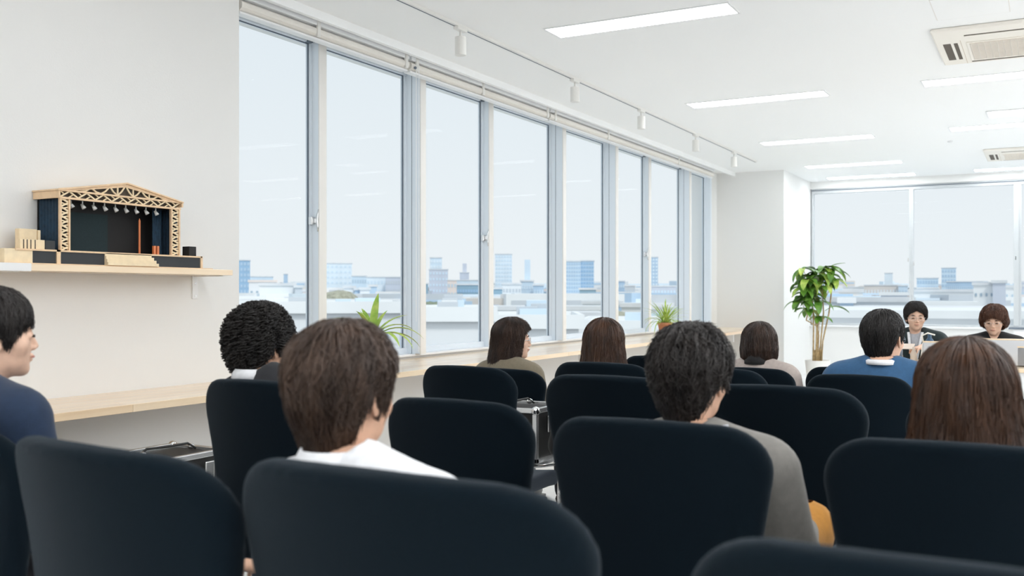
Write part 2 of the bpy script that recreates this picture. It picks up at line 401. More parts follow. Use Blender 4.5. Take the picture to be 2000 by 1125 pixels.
# counter along the wall
ct = thing('counter', 'long pale pine counter running along the wall under windows and shelf', 'counter', (0, 0, 0))
wdm = ['wood', 'wood3', 'wood2', 'wood3', 'wood']
XF = -3.59
def counter_run(xb, y0, y1):
    n = 5; w_ = (XF-xb)/n
    for i in range(n):
        y = y0; 
        while y < y1-.01:
            l = R.uniform(1.3, 2.6); e_ = min(y1, y+l)
            if y1-e_ < .4: e_ = y1
            MB().box(xb+i*w_+.0006, xb+(i+1)*w_-.0006, y+.0006, e_-.0006, .723, .758).build('plank', M[R.choice(wdm)], ct, bevel=.0015, seg=1)
            y = e_
counter_run(XW, 1.2, YW0); counter_run(XR+.036, YW0, YCOL)
for y in (2.2, 4.4, 6.6, 8.8, 11.0, 13.2): MB().box(-4.05, -3.75, y, y+.03, .60, .723).build('support_bracket', M['trim'], ct, bevel=.003)

# wall shelf
sh = thing('wall_shelf', 'pale pine wall shelf carrying the miniature theatre', 'shelf', (0, 0, 0))
MB().box(XW+.0, -3.88, 2.2, 3.96, 1.353, 1.383).build('board', M['wood3'], sh, bevel=.002)
for y in (3.925, 2.72):
    b_ = MB().box(XW, XW+.006, y-.02, y+.02, 1.225, 1.353).box(XW, -3.93, y-.015, y+.015, 1.347, 1.353).build('bracket', M['trim'], sh, bevel=.001)
    for z in (1.24, 1.31): MB().tube([(XW+.005, y, z), (XW+.009, y, z)], .004, 8).build('screw', M['steel'], b_)
MB().box(-3.93, -3.876, 2.5, 2.755, 1.35, 1.3855).build('end_clip', M['trim'], sh, bevel=.003, label='white clip wrapped round the shelf edge')

# ------------------------------------------------------------------ miniature theatre
tm = thing('theatre_model', 'miniature open-front theatre in balsa wood with navy curtains on shelf', 'model', (0, 0, 0))
DK = 1.450; SB = 1.3835
MB().box(-4.125, -3.905, 2.70, 3.765, DK-.008, DK).build('stage_deck', M['balsa'], tm)
MB().box(-4.10, -3.955, 3.0, 3.6, DK, DK+.0012).build('stage_floor', M['pinkdeck'], tm)
MB().box(-4.12, -3.91, 2.65, 2.784, SB, DK-.002).build('side_platform', M['balsa_pale'], tm, bevel=.002)
MB().box(-4.12, -3.86 if False else -3.895, 2.64, 3.83, SB, SB+.0045).build('base_board', M['balsa'], tm)
for a, b in ((2.784, 2.90), (2.92, 3.16), (3.44, 3.755)):
    MB().box(-4.11, -3.911, a, b, SB+.0045, DK-.008).build('front_panel', M['screen_dark'], tm)
for a, b in ((2.90, 2.92), (3.755, 3.768)): MB().box(-4.11, -3.905, a, b, SB+.0045, DK).build('post', M['balsa'], tm)
for k in range(4):
    MB().box(-3.93, -3.905+.007*k, 3.158-.0, 3.432+.009*k, SB+.0045+(3-k)*.0145, SB+.0045+(4-k)*.0145).build('step', M['balsa_pale'], tm, bevel=.0006)
for a, b, z1, x0 in ((2.803, 2.890, 1.545, -4.03), (2.893, 2.906, 1.542, -4.026), (2.748, 2.868, 1.493, -3.945)):
    MB().box(x0-.03, x0, a, b, DK, z1).build('side_block', M['balsa_pale'], tm, bevel=.001)
for y in (2.762, 2.779, 2.797, 2.818): MB().box(-3.946, -3.9435, y, y+.0045, DK, 1.492).build('slot', M['grille_dark'], tm)
MB().box(-4.0, -3.945, 2.872, 2.92, DK, 1.492).build('equipment_box', M['screen_dark'], tm, bevel=.001)
MB().box(-3.985, -3.935, 3.703, 3.752, DK, 1.501).build('speaker', M['black'], tm, bevel=.002)
# walls and drapes
MB().box(-4.125, -4.118, 2.96, 3.655, DK, 1.69).build('rear_wall', M['black'], tm)
MB().box(-4.116, -4.113, 3.0, 3.34, DK+.002, 1.645).build('backdrop_screen', M['backdrop'], tm)
MB().box(-4.116, -3.96, 2.97, 3.65, 1.69, 1.694).build('ceiling_board', M['black'], tm)
def drape(name, x0, x1, y, amp, n, axis='x', th=.004):
    m_ = MB(); v = []; f = []
    for i in range(n*6+1):
        s_ = i/(n*6); q = x0+(x1-x0)*s_; o_ = amp*math.sin(2*PI*n*s_)
        for z in (DK+.001, 1.69):
            for d in (0, th): v.append((q, y+o_+d, z) if axis == 'x' else (y+o_+d, q, z))
    for i in range(n*6):
        b = i*4; f += [(b, b+4, b+6, b+2), (b+1, b+3, b+7, b+5), (b+2, b+6, b+7, b+3)]
    m_.add(v, f).build(name, M['navy_cloth'], tm, smooth=True)
drape('curtain', -4.12, -3.965, 2.962, .004, 7)
drape('curtain', -4.12, -3.965, 3.645, .004, 7)
drape('curtain', 3.545, 3.60, -4.03, .005, 4, 'y')
drape('curtain', 3.01, 3.03, -4.05, .003, 2, 'y')
# lattice posts
def lattice(y0, y1, z0, z1, n, xf=-3.95, nm_='truss_post'):
    p = thing('x', '', '') if False else None
    fr = MB()
    for y in (y0, y1-.008): fr.box(xf-.014, xf, y, y+.008, z0, z1)
    o = fr.build(nm_, M['balsa'], tm)
    for i in range(n):
        za = z0+(z1-z0)*i/n; zb = z0+(z1-z0)*(i+1)/n; a, b = (y0+.004, y1-.004) if i % 2 == 0 else (y1-.004, y0+.004)
        MB().bar((xf-.007, a, za), (xf-.007, b, zb), .0075, .006, (1, 0, 0)).build('brace', M['balsa_pale'], o)
        MB().bar((xf-.009, a, zb), (xf-.009, b, za+(zb-za)*.45), .006, .004, (1, 0, 0)).build('brace', M['balsa_pale'], o)
    MB().box(xf-.022, xf-.019, y0+.004, y1-.004, z0, z1).build('post_backing', M['black'], o)
lattice(2.951, 3.004, DK, 1.692, 12)
lattice(3.598, 3.657, DK, 1.70, 12)
# front truss and gable
tr = MB().box(-3.964, -3.948, 2.95, 3.66, 1.688, 1.697).box(-3.964, -3.948, 2.95, 3.66, 1.7225, 1.7305).build('truss_chord', M['balsa'], tm)
n = 15
for i in range(n):
    a = 2.955+i*.70/n; b = a+.70/n; z = (1.697, 1.724) if i % 2 == 0 else (1.724, 1.697)
    MB().bar((-3.956, a, z[0]), (-3.956, b, z[1]), .0065, .006, (1, 0, 0)).build('brace', M['balsa_pale'], tr)
    MB().bar((-3.959, a, z[1]), (-3.959, (a+b)/2, (z[0]+z[1])/2), .005, .004, (1, 0, 0)).build('brace', M['balsa_pale'], tr)
ap = (3.317, 1.789)
gb = MB()
gb.bar((-3.956, 2.95, 1.727), (-3.956, ap[0], ap[1]-.008), .016, .010, (1, 0, 0)); gb.bar((-3.956, 3.66, 1.727), (-3.956, ap[0], ap[1]-.008), .016, .010, (1, 0, 0))
gb = gb.build('gable_rafter', M['balsa'], tm)
def gz(y): return 1.727+(ap[1]-1.735)*(1-abs(y-ap[0])/(.367 if y < ap[0] else .343))
ys = [3.06, 3.12, 3.175, 3.225, 3.27, 3.317, 3.362, 3.41, 3.46, 3.52, 3.58]
for i in range(len(ys)-1):
    a, b = ys[i], ys[i+1]; up = i % 2 == 0
    za = 1.729 if up else gz(a); zb = gz(b) if up else 1.729
    md = ((a+b)/2, (za+zb)/2-.006)
    MB().tube([(-3.956, a, za), (-3.956, *md), (-3.956, b, zb)], .0042, 6).build('brace', M['balsa_pale'], gb)
    if i in (3, 5, 7): MB().bar((-3.956, b, 1.729), (-3.956, b, gz(b)), .006).build('brace', M['balsa_pale'], gb)
MB().add([(-3.975, 2.97, 1.73), (-3.975, 3.64, 1.73), (-3.975, ap[0], ap[1]-.01), (-3.979, 2.97, 1.73), (-3.979, 3.64, 1.73), (-3.979, ap[0], ap[1]-.01)], [(0, 1, 2), (5, 4, 3), (0, 3, 4, 1), (1, 4, 5, 2), (2, 5, 3, 0)]).build('gable_backing', M['grille_dark'], tm)
MB().box(-3.979, -3.975, 2.96, 3.65, 1.693, 1.73).build('truss_backing', M['grille_dark'], tm)
rf = MB()
for (ya, za, yb, zb) in ((2.935, 1.7235, ap[0], ap[1]), (3.672, 1.7235, ap[0], ap[1])):
    v = [(x, y, z+d) for x in (-4.128, -3.94) for (y, z) in ((ya, za), (yb, zb)) for d in (0, .007)]
    rf.add(v, [(0, 1, 3, 2), (4, 6, 7, 5), (0, 4, 5, 1), (2, 3, 7, 6), (0, 2, 6, 4), (1, 5, 7, 3)])
rf.build('roof', M['balsa'], tm)
MB().box(-4.128, -3.945, 2.94, 2.948, 1.69, 1.7235).build('fascia', M['balsa'], tm)
MB().box(-4.128, -3.945, 3.662, 3.672, 1.702, 1.7235).build('fascia', M['balsa'], tm)
for i in range(9):
    y = 3.045+i*.062; q = MB().tube([(-4.0, y, 1.69), (-4.0, y, 1.672)], .003, 6).build('stage_lamp', M['lampwhite'], tm)
    MB().tube([(-4.004, y-.003, 1.676), (-3.992, y+.003, 1.656)], [.006, .0105], 10).build('lamp_housing', M['lampwhite'], q, smooth=True)
MB().tube([(-3.99, 3.43, DK), (-3.99, 3.43, 1.618), (-3.99, 3.43, 1.63)], [.005, .005, .001], 8).build('orange_column', M['copper'], tm)
for y in (3.505, 3.527): MB().box(-3.985, -3.972, y, y+.012, DK, DK+.046).build('orange_block', M['copper'], tm)

# ------------------------------------------------------------------ flight cases
def case(name, lb, x0, x1, y0, y1, z0, z1, extra=None):
    t = thing(name, lb, 'case', (0, 0, 0))
    MB().box(x0+.01, x1-.01, y0+.01, y1-.01, z0+.005, z1-.004).build('shell', M['leather'], t)
    e_ = .024
    for a, b in (((x0, y0), (x0, y1)), ((x1, y0), (x1, y1)), ((x0, y0), (x1, y0)), ((x0, y1), (x1, y1))):
        for z in (z0, z1): MB().box(min(a[0], b[0])-e_/2, max(a[0], b[0])+e_/2, min(a[1], b[1])-e_/2, max(a[1], b[1])+e_/2, z-e_/2, z+e_/2).build('edge_profile', M['steel'], t, bevel=.003)
    for x in (x0, x1):
        for y in (y0, y1):
            MB().box(x-e_/2, x+e_/2, y-e_/2, y+e_/2, z0, z1).build('edge_profile', M['steel'], t, bevel=.003)
            MB().ball((x, y, z1), .022).build('corner_cap', M['chrome'], t, smooth=True)
    for y in (y1-.10, y0+.12):
        q = MB().box(x1+.008, x1+.022, y-.025, y+.025, z1-.11, z1-.03).build('latch', M['chrome'], t, bevel=.004)
        MB().ball((x1+.026, y, z1-.12), (.008, .015, .012)).build('latch_tongue', M['chrome'], q, smooth=True)
    xm = (x0+x1)/2; yh = y1-.16
    h_ = MB().tube([(xm-.02, yh-.16, z1+.005), (xm, yh-.13, z1+.035), (xm, yh, z1+.03), (xm, yh+.10, z1+.03), (xm+.02, yh+.13, z1+.005)], .0055, 8).build('handle', M['leather'], t, smooth=True)
    for d in (-.15, .12): MB().ball((xm, yh+d, z1+.014), (.016, .016, .014)).build('handle_mount', M['chrome'], h_, smooth=True)
    return t
case('flight_case', 'black silver-edged case on the floor beneath the pine counter', -3.56, -3.24, 2.45, 3.25, .02, .55)
t2 = case('flight_case', 'black silver-edged case on a chrome trolley between the chair rows', -2.45, -2.116, 4.12, 4.42, .465, .70)
t2 = thing('trolley', 'chrome trolley with curved rail carrying the upper black case', 'trolley', (-2.27, 4.26, 0))
pts = [(.2*math.cos(a)*1.05, .2*math.sin(a)*1.05, .44) for a in np.linspace(0, 2*PI, 25)]
MB().tube(pts, .008, 8, cap=False).build('rail', M['chrome'], t2, smooth=True)
MB().box(-.15, .15, -.15, .15, .43, .452).build('tray', M['steel'], t2, bevel=.004)
for a in (.8, 2.4, 4.0, 5.5):
    l_ = MB().tube([(.2*math.cos(a),   .2*math.sin(a), .44), (.2*math.cos(a), .2*math.sin(a), .06)], .009, 8).build('leg', M['chrome'], t2, smooth=True)
    MB().tube([(.2*math.cos(a)-.012, .2*math.sin(a), .032), (.2*math.cos(a)+.012, .2*math.sin(a), .032)], .031, 14).build('caster', M['gasket'], l_, smooth=True)

# ------------------------------------------------------------------ chairs
def chair_meshes():
    P, o = grid((-.32, -.42, .40), (.32, -.08, 1.06), .0085)
    x, y, z = P[..., 0], P[..., 1], P[..., 2]
    zt, zb = 1.0, .47
    b = np.clip((z-zb)/(zt-zb), 0, 1)
    hw = .163+.097*b**.8
    # rounded trapezoid in x,z
    r = .112; cz = (zt+zb)/2; hz = (zt-zb)/2
    qx = np.abs(x)-hw+r; qz = np.abs(z-cz-.010*np.cos(x*8))-hz+r
    d2 = np.minimum(np.maximum(qx, qz), 0)+np.hypot(np.maximum(qx, 0), np.maximum(qz, 0))-r
    yc = -.25-.055*b-.02*np.sin(b*PI)*-1+1.05*x**2*(.55+.45*b)
    th = .019
    a = np.maximum(d2+.019, 0); c = np.maximum(np.abs(y-yc)-th*.25, 0)
    d = np.hypot(a, c)-.021
    back = nets(d, o, .0085)
    P, o = grid((-.29, -.29, .38), (.29, .29, .54), .01)
    x, y, z = P[..., 0], P[..., 1], P[..., 2]
    qx = np.abs(x)-.245+.07; qy = np.abs(y)-.235+.07
    d2 = np.minimum(np.maximum(qx, qy), 0)+np.hypot(np.maximum(qx, 0), np.maximum(qy, 0))-.07
    zc = .455-.25*np.maximum(0, y-.12)**2*4+.25*x**2
    d = np.hypot(np.maximum(d2+.022, 0), np.maximum(np.abs(z-zc)-.012, 0))-.025
    seat = nets(d, o, .01)
    return np_mesh('backrest', [back]), np_mesh('seat', [seat])
BK, SE = chair_meshes()
def make_chair():
    t = empty('office_chair')
    link('backrest', BK, M['fabric'], t); link('seat', SE, M['fabric_seat'], t)
    MB().tube([(0, -.10, .41), (0, -.22, .405), (0, -.285, .44), (0, -.292, .56)], [.016, .018, .018, .016], 10).build('back_support', M['plastic'], t, smooth=True)
    MB().box(-.17, .17, -.262, -.232, .468, .492).build('lower_frame', M['plastic'], t, bevel=.01)
    MB().box(-.12, .12, -.12, .12, .395, .428).build('seat_plate', M['plastic'], t, bevel=.008)
    MB().tube([(0, 0, .40), (0, 0, .24), (0, 0, .24), (0, 0, .09)], [.016, .016, .026, .026], 14).build('gas_lift', M['chrome'], t, smooth=True)
    for k in range(5):
        a = 2*PI*k/5+.3; c, s = math.cos(a), math.sin(a)
        l_ = MB().tube([(0, 0, .11), (.15*c, .15*s, .10), (.25*c, .25*s, .075)], [.024, .018, .014], 8).build('leg', M['plastic'], t, smooth=True)
        MB().tube([(.25*c-.02*s, .25*s+.02*c, .029), (.25*c+.02*s, .25*s-.02*c, .029)], .028, 12).build('caster', M['gasket'], l_, smooth=True)
    return t
proto = make_chair(); used = [0]
def chair(x, yb, top, lb, w=.52, rz=0, grp='black office chairs of the audience'):
    """x, yb: where the backrest stands; top: its height; w: its width"""
    o = proto if not used[0] else copy_tree(proto); used[0] = 1
    s = w/.52
    off = Vector((0, -.27*s, 0)); off.rotate(Euler((0, 0, rz)))
    o.location = (x-off.x, yb-off.y, 0); o.rotation_euler = (0, 0, rz); o.scale = (s, s, top)
    tag(o, lb, 'chair', grp); return o
CH = [(-1.365, 1.09, 1.00, 'black office chair back at lower left, below the navy-jacketed young man', .61, -.12),
 (-.80, 1.10, 1.006, 'large black chair back in front of the white-shirted man with brown hair', .635, -.04),
 (-.08, 1.06, .985, 'black chair back cut off at the bottom right edge of the photo', .61, 0),
 (-2.12, 1.30, .965, 'black chair mostly hidden at the left edge, seating the navy-jacketed young man', .52, -.1),
 (-1.995, 2.15, .995, 'black chair seating the curly-haired man in a dark suit', .52, 0),
 (-1.39, 2.22, .965, 'empty black chair between white-shirted man and grey-jacketed man', .48, 0),
 (-.775, 2.07, .965, 'black chair seating the black-haired man in a grey jacket', .55, 0),
 (-.14, 2.07, .96, 'black chair seating the brown-haired woman at the right edge', .57, 0),
 (-.72, 3.03, .965, 'empty wide black chair right of the grey-jacketed man', .54, 0),
 (-1.32, 3.12, .965, 'empty black chair standing behind the straight-haired woman seen from behind', .55, 0),
 (-2.13, 3.5, .945, 'empty black chair nearest the counter with rounded top, left of chrome trolley', .48, 0),
 (-.12, 3.05, .955, 'black chair sliver visible just left of the brown-haired woman at right edge', .52, 0),
 (-2.57, 4.62, .845, 'low black chair seating the woman in profile near the windows', .50, 0),
 (-1.69, 3.9, .95, 'black chair seating the straight-haired woman seen from behind', .50, 0),
 (-1.20, 3.95, .94, 'black chair peeking out right of the black-haired man, nearest of three', .46, 0),
 (-1.72, 4.75, .93, 'black chair top beyond the straight-haired woman, nearly hidden', .48, 0),
 (-1.35, 5.05, .865, 'black chair seating the bob-haired woman in beige top', .48, 0),
 (-1.50, 5.75, .83, 'black chair just beyond the bob-haired woman, its rounded corner showing', .50, 0),
 (-.68, 4.20, .915, 'black chair seating the man in the blue cardigan', .46, 0),
 (-.90, 5.25, .87, 'black chair sliver beyond the chair of the blue cardigan man', .46, 0)]
for c in CH: chair(c[0], c[1], c[2], c[3], c[4], c[5])

# ------------------------------------------------------------------ people
def head_mesh():
    h = .0036
    P, o = grid((-.105, -.135, -.19), (.105, .135, .14), h)
    d = U([ell(P, (0, -.012, .038), (.075, .096, .086)), ell(P, (0, .028, -.015), (.062, .063, .085)), ell(P, (0, .030, -.062), (.051, .052, .040)),
           ell(P, (0, .070, -.088), (.018, .016, .015)), ell(P, (.045, .052, -.02), (.022, .022, .022)), ell(P, (-.045, .052, -.02), (.022, .022, .022))], .022)
    d = smin(d, cone(P, (-.032, .080, .024), (.032, .080, .024), .008, .008), .012)
    for s in (-1, 1):
        d = smax(d, -(np.linalg.norm(P-np.array((s*.031, .103, .006)), axis=-1)-.014), .010)
        d = smin(d, ell(P, (s*.031, .080, .004), (.015, .010, .009)), .004)
    d = smin(d, cone(P, (0, .088, .014), (0, .1025, -.024), .0065, .0085), .008)
    for s in (-1, 1): d = smin(d, ell(P, (s*.010, .094, -.029), (.008, .010, .007)), .005)
    d = smin(d, ell(P, (0, .089, -.049), (.021, .009, .006)), .005)
    d = smin(d, ell(P, (0, .087, -.060), (.018, .009, .0065)), .004)
    d = smin(d, cone(P, (0, -.022, -.05), (0, -.040, -.24), .050, .056), .025)
    for s in (-1, 1):
        q = P-np.array((s*.077, -.008, -.004)); a = .25
        q = np.stack([q[..., 0]-s*.35*(-q[..., 1]), q[..., 1]*math.cos(a)+q[..., 2]*math.sin(a)*.6, q[..., 2]], -1)
        e = ell(q, (0, 0, 0), (.0085, .019, .031))
        e = smax(e, -ell(q, (s*.007, .001, .003), (.006, .011, .019)), .004)
        d = smin(d, e, .006)
    return nets(d, o, h)
HEADV, HEADF = head_mesh()
def hand_mesh(s):
    """relaxed hand, wrist at origin, fingers along +y, palm down; s=+1 right"""
    h = .0042
    P, o = grid((-.075, -.04, -.06), (.075, .20, .045), h)
    d = smin(ell(P, (0, .05, 0), (.042, .050, .016)), cone(P, (0, -.03, 0), (0, .02, 0), .024, .024), .015)
    for k, (x, L) in enumerate(((-.030, .070), (-.010, .080), (.010, .076), (.028, .060))):
        x *= s; p = [(x*.9, .080, .004), (x*1.05, .080+L*.45, .004), (x*1.08, .080+L*.78, -.012), (x*1.05, .080+L*.92, -.030)]
        for i in range(3): d = smin(d, cone(P, p[i], p[i+1], .0088-.001*i, .0078-.001*i), .003)
    p = [(-.03*s, .025, -.004), (-.053*s, .055, -.010), (-.050*s, .085, -.020)]
    for i in range(2): d = smin(d, cone(P, p[i], p[i+1], .012-.002*i, .010-.002*i), .004)
    return nets(d, o, h)
HAND = {s: hand_mesh(s) for s in (-1, 1)}

def rotz(v, a): c, s = math.cos(a), math.sin(a); return np.stack([v[:, 0]*c-v[:, 1]*s, v[:, 0]*s+v[:, 1]*c, v[:, 2]], 1)
def rotx(v, a): c, s = math.cos(a), math.sin(a); return np.stack([v[:, 0], v[:, 1]*c-v[:, 2]*s, v[:, 1]*s+v[:, 2]*c], 1)

def lerp_tab(tab, q):
    xs = [t[0] for t in tab]; return np.interp(q, xs, [t[1] for t in tab])
def hash_noise(az, t, seed, fa, ft):
    r = np.random.RandomState(seed); o = np.zeros_like(az)
    for k in range(7):
        a = r.randint(2, fa); b = r.uniform(.3, ft); ph, p2 = r.uniform(0, 6.28, 2)
        o += np.sin(a*az+ph+1.3*np.sin(b*t*3+p2))*np.cos(b*t*6+p2)/7
    return o
def hair(style, colm, seed, parent, T):
    """style: th, hem [(az deg, z)], rho [(z, factor)] below the widest point, n strands, curl, rough"""
    c = np.array((0, -.012, .038)); rr = np.array((.075, .096, .086))+style['th']*np.array((1, 1, style.get('top', 1)))
    hem = style['hem']; rho = style['rho']
    def S(az, t, off=0, wig=1):
        azd = np.abs((np.degrees(az)+180) % 360-180)
        zend = lerp_tab(hem, azd); zt = c[2]+rr[2]
        part = style.get('part', 0)
        # arc-like parameter: theta over the dome first, then straight down
        dome = 1.35*rr[2]; tot_dn = np.maximum(c[2]-zend, -rr[2]*.75)
        tot = np.where(zend < c[2], dome+(c[2]-zend), dome*np.arccos(np.clip((zend-c[2])/rr[2], -1, 1))/(PI/2))
        s = t*tot; th_ = np.clip(s/dome, 0, 1)*(PI/2)
        z = np.where(s < dome, c[2]+rr[2]*np.cos(th_), c[2]-(s-dome))
        rh = np.where(s < dome, np.sin(th_)**.92, lerp_tab(rho, z))
        fd = style.get('fade', 0)*np.clip((t-.55)/.45, 0, 1)**1.5*style['th']
        n = hash_noise(az, t, seed, style.get('fa', 14), 2)*style.get('amp', .006)*np.minimum(1, t*4)
        r_ = 1+(off+n-fd)/.09
        fr = np.where(np.cos(az) > 0, 1-style.get('flat', .0)*np.cos(az), 1)
        x = rr[0]*rh*np.sin(az)*r_; y = c[1]+rr[1]*rh*np.cos(az)*r_*fr+(style.get('ny', 0) if True else 0)*np.maximum(0, (c[2]-z))*1.0
        z = z+(off+n)*np.cos(th_)
        return np.stack([x, y, z], -1)
    na, ntt = 120, 36
    A, Tt = np.meshgrid(np.linspace(0, 2*PI, na, endpoint=False), np.linspace(0.001, 1, ntt), indexing='ij')
    hemn = 1+.04*np.sin(A*37+seed)*style.get('jag', 1)
    vo = S(A, Tt*np.where(Tt > .8, 1+(hemn-1)*(Tt-.8)/.2, 1)).reshape(-1, 3); vi = S(A, Tt, -.012).reshape(-1, 3)
    f = []
    ia = np.arange(na)[:, None]; it = np.arange(ntt-1)[None]; ib = (ia+1) % na
    q = np.stack([ia*ntt+it, ia*ntt+it+1, ib*ntt+it+1, ib*ntt+it], -1).reshape(-1, 4)
    N = na*ntt; ia = np.arange(na); ib = (ia+1) % na
    rim = np.stack([ia*ntt+ntt-1, N+ia*ntt+ntt-1, N+ib*ntt+ntt-1, ib*ntt+ntt-1], -1)
    parts = [(T(np.concatenate([vo, vi])), np.concatenate([q, q[:, ::-1]+N, rim]))]
    # strands
    rs = np.random.RandomState(seed+3); n = style['n']; k = style.get('seg', 9)
    az0 = rs.uniform(0, 2*PI, n); t0 = rs.uniform(0, 1, n)**.8*.85; ln = rs.uniform(.18, .5, n)*style.get('len', 1)
    t1 = np.minimum(t0+ln, 1+style.get('tip', .05)*rs.uniform(0, 1, n))
    u = np.linspace(0, 1, k)[None]; t = t0[:, None]+(t1-t0)[:, None]*u
    off = rs.uniform(-.001, style.get('lift', .004), n)[:, None]*np.ones_like(u)+style.get('flick', 0)*u**2*rs.uniform(0, 1, n)[:, None]
    az = az0[:, None]+rs.normal(0, style.get('drift', .12), n)[:, None]*u
    pts = S(az, t, off)
    if style.get('curl'):
        cr_, fq = style['curl']; ph = rs.uniform(0, 6.28, n)[:, None]; w_ = ph+u*fq*rs.uniform(.7, 1.3, n)[:, None]
        out_ = (pts-c); out_ /= np.linalg.norm(out_, axis=-1)[..., None]
        tg = np.cross(out_, np.array((0, 0, 1.0))); tg /= np.linalg.norm(tg, axis=-1)[..., None]+1e-6
        pts = pts+out_*(np.cos(w_)*cr_+cr_*.4)[..., None]+tg*(np.sin(w_)*cr_)[..., None]
    pts += rs.normal(0, style.get('jit', .0006), pts.shape)
    rad = style.get('rad', .0016)*(1-.75*u**2)*np.ones((n, 1))
    tan = np.gradient(pts, axis=1); tan /= np.linalg.norm(tan, axis=-1)[..., None]+1e-9
    a1 = np.cross(tan, np.array((.3, .2, .93))); a1 /= np.linalg.norm(a1, axis=-1)[..., None]+1e-9; a2 = np.cross(tan, a1)
    ring = np.stack([pts+(a1*math.cos(g)+a2*math.sin(g))*rad[..., None] for g in (0, 2.09, 4.19)], 2)  # n,k,3,3
    v = ring.reshape(-1, 3); base = (np.arange(n)[:, None, None]*k+np.arange(k-1)[None, :, None])*3; j = np.arange(3)[None, None]
    f = np.stack([base+j, base+(j+1) % 3, base+3+(j+1) % 3, base+3+j], -1).reshape(-1, 4)
    parts.append((T(v), f))
    me = np_mesh('hair', parts)
    return link('hair', me, colm, parent)

def hairmat(name, c, c2, rough=.42):
    m = mat(name, c, rough, col2=c2, nscale=26, spec=.45, stretch=(1, 1, .25)); return m
HM = {'black': hairmat('black_hair', (.008, .007, .007), (.018, .015, .014)), 'softblack': hairmat('soft_black_hair', (.012, .010, .010), (.026, .020, .018)),
      'brown': hairmat('brown_hair', (.035, .020, .014), (.085, .050, .034)), 'chestnut': hairmat('chestnut_hair', (.030, .012, .006), (.085, .035, .015)),
      'darkbrown': hairmat('dark_brown_hair', (.018, .009, .006), (.050, .024, .014)), 'auburn': hairmat('auburn_brown_hair', (.06, .022, .012), (.13, .055, .030))}
low = [(-.13, .60), (-.10, .70), (-.07, .80), (-.04, .90), (-.01, .97), (.038, 1.0)]
hm_ = lambda f, e, b: [(0, f), (38, f-.008), (58, f-.03), (72, e-.03), (84, e-.012), (97, e+.012), (110, e-.03), (122, b+.012), (145, b), (180, b-.004)]
ST_ = {
 'short': dict(th=.013, top=1.1, hem=hm_(.062, .010, -.085), rho=low, n=3600, lift=.007, amp=.006, rad=.0016, len=.6, tip=.03, fade=.75, flick=.004, fa=20),
 'fluffy': dict(th=.018, top=.95, hem=hm_(.058, -.012, -.112), rho=low, n=4200, lift=.010, amp=.010, rad=.0019, len=.6, tip=.05, drift=.25, flick=.006, fa=24, fade=.55),
 'messy': dict(th=.018, top=1.1, hem=[(0, .055), (38, .045), (58, .03), (72, -.02), (84, -.01), (97, .004), (112, -.03), (130, -.08), (155, -.125), (180, -.135)], rho=[(-.15, .60), (-.12, .64), (-.08, .72), (-.04, .86), (.038, 1.0)], n=4800, lift=.013, amp=.014, rad=.0020, len=.55, tip=.07, drift=.4, flick=.010, fa=26, fade=.4),
 'fringe': dict(th=.014, top=.9, hem=[(0, .030), (35, .022), (55, .008), (68, -.03), (80, -.012), (95, .010), (115, -.02), (135, -.06), (155, -.08), (180, -.088)], rho=low, n=4200, lift=.006, amp=.006, rad=.0015, len=.8, tip=.07, fade=.6, flick=.003),
 'curly': dict(th=.020, top=1.2, hem=hm_(.055, .0, -.09), rho=[(-.13, .62), (-.10, .68), (-.06, .82), (-.02, .96), (.038, 1.0)], n=2600, lift=.014, amp=.016, rad=.0021, len=.45, tip=.02, drift=.6, curl=(.011, 19), seg=16, fa=26, fade=.3),
 'longf': dict(th=.015, top=.8, hem=[(0, .07), (30, .062), (48, .03), (62, -.14), (180, -.225)], rho=[(-.26, 1.05), (-.20, 1.18), (-.12, 1.10), (-.04, 1.02), (.038, 1.0)], n=4200, lift=.006, amp=.007, rad=.0015, len=1.1, tip=.07, drift=.12, flick=.010, ny=-.05, seg=12),
 'long': dict(th=.016, top=.8, hem=[(0, .06), (30, .055), (50, .02), (64, -.17), (180, -.215)], rho=[(-.26, 1.18), (-.20, 1.26), (-.12, 1.20), (-.04, 1.06), (.038, 1.0)], n=4400, lift=.005, amp=.006, rad=.0015, len=1.1, tip=.12, drift=.08, flick=.006, seg=12, jag=3),
 'bob': dict(th=.022, top=.85, hem=[(0, .03), (35, .02), (55, -.01), (70, -.085), (120, -.11), (180, -.122)], rho=[(-.13, .66), (-.10, .84), (-.06, 1.02), (-.01, 1.06), (.038, 1.0)], n=3600, lift=.004, amp=.005, rad=.0015, len=1, tip=.03, drift=.08),
 'bobw': dict(th=.024, top=.8, hem=[(0, .03), (30, .02), (50, -.02), (64, -.16), (180, -.205)], rho=[(-.24, 1.10), (-.18, 1.20), (-.12, 1.18), (-.05, 1.08), (.038, 1.0)], n=5200, lift=.006, amp=.007, rad=.0016, len=1.1, tip=.07, drift=.07, flick=.005, seg=12),
 'desk_m': dict(th=.020, top=.9, hem=[(0, .070), (20, .055), (40, .040), (58, .012), (72, -.02), (84, -.005), (97, .004), (120, -.05), (180, -.085)], rho=low, n=2600, lift=.008, amp=.010, rad=.0019, len=.6, tip=.05, drift=.3, fade=.3, flick=.006),
 'desk_f': dict(th=.026, top=.8, hem=[(0, .052), (25, .038), (45, .022), (62, -.010), (76, -.035), (120, -.08), (180, -.09)], rho=[(-.13, .60), (-.08, .80), (-.04, 1.00), (.0, 1.06), (.038, 1.0)], n=2600, lift=.010, amp=.012, rad=.0019, len=.7, tip=.06, drift=.3, fade=.3, flick=.006),
}
def cloth(name, c, **k): return mat(name, c, .9, sheen=.15, bump=.15, bscale=350, noise=.06, nscale=60, **k)
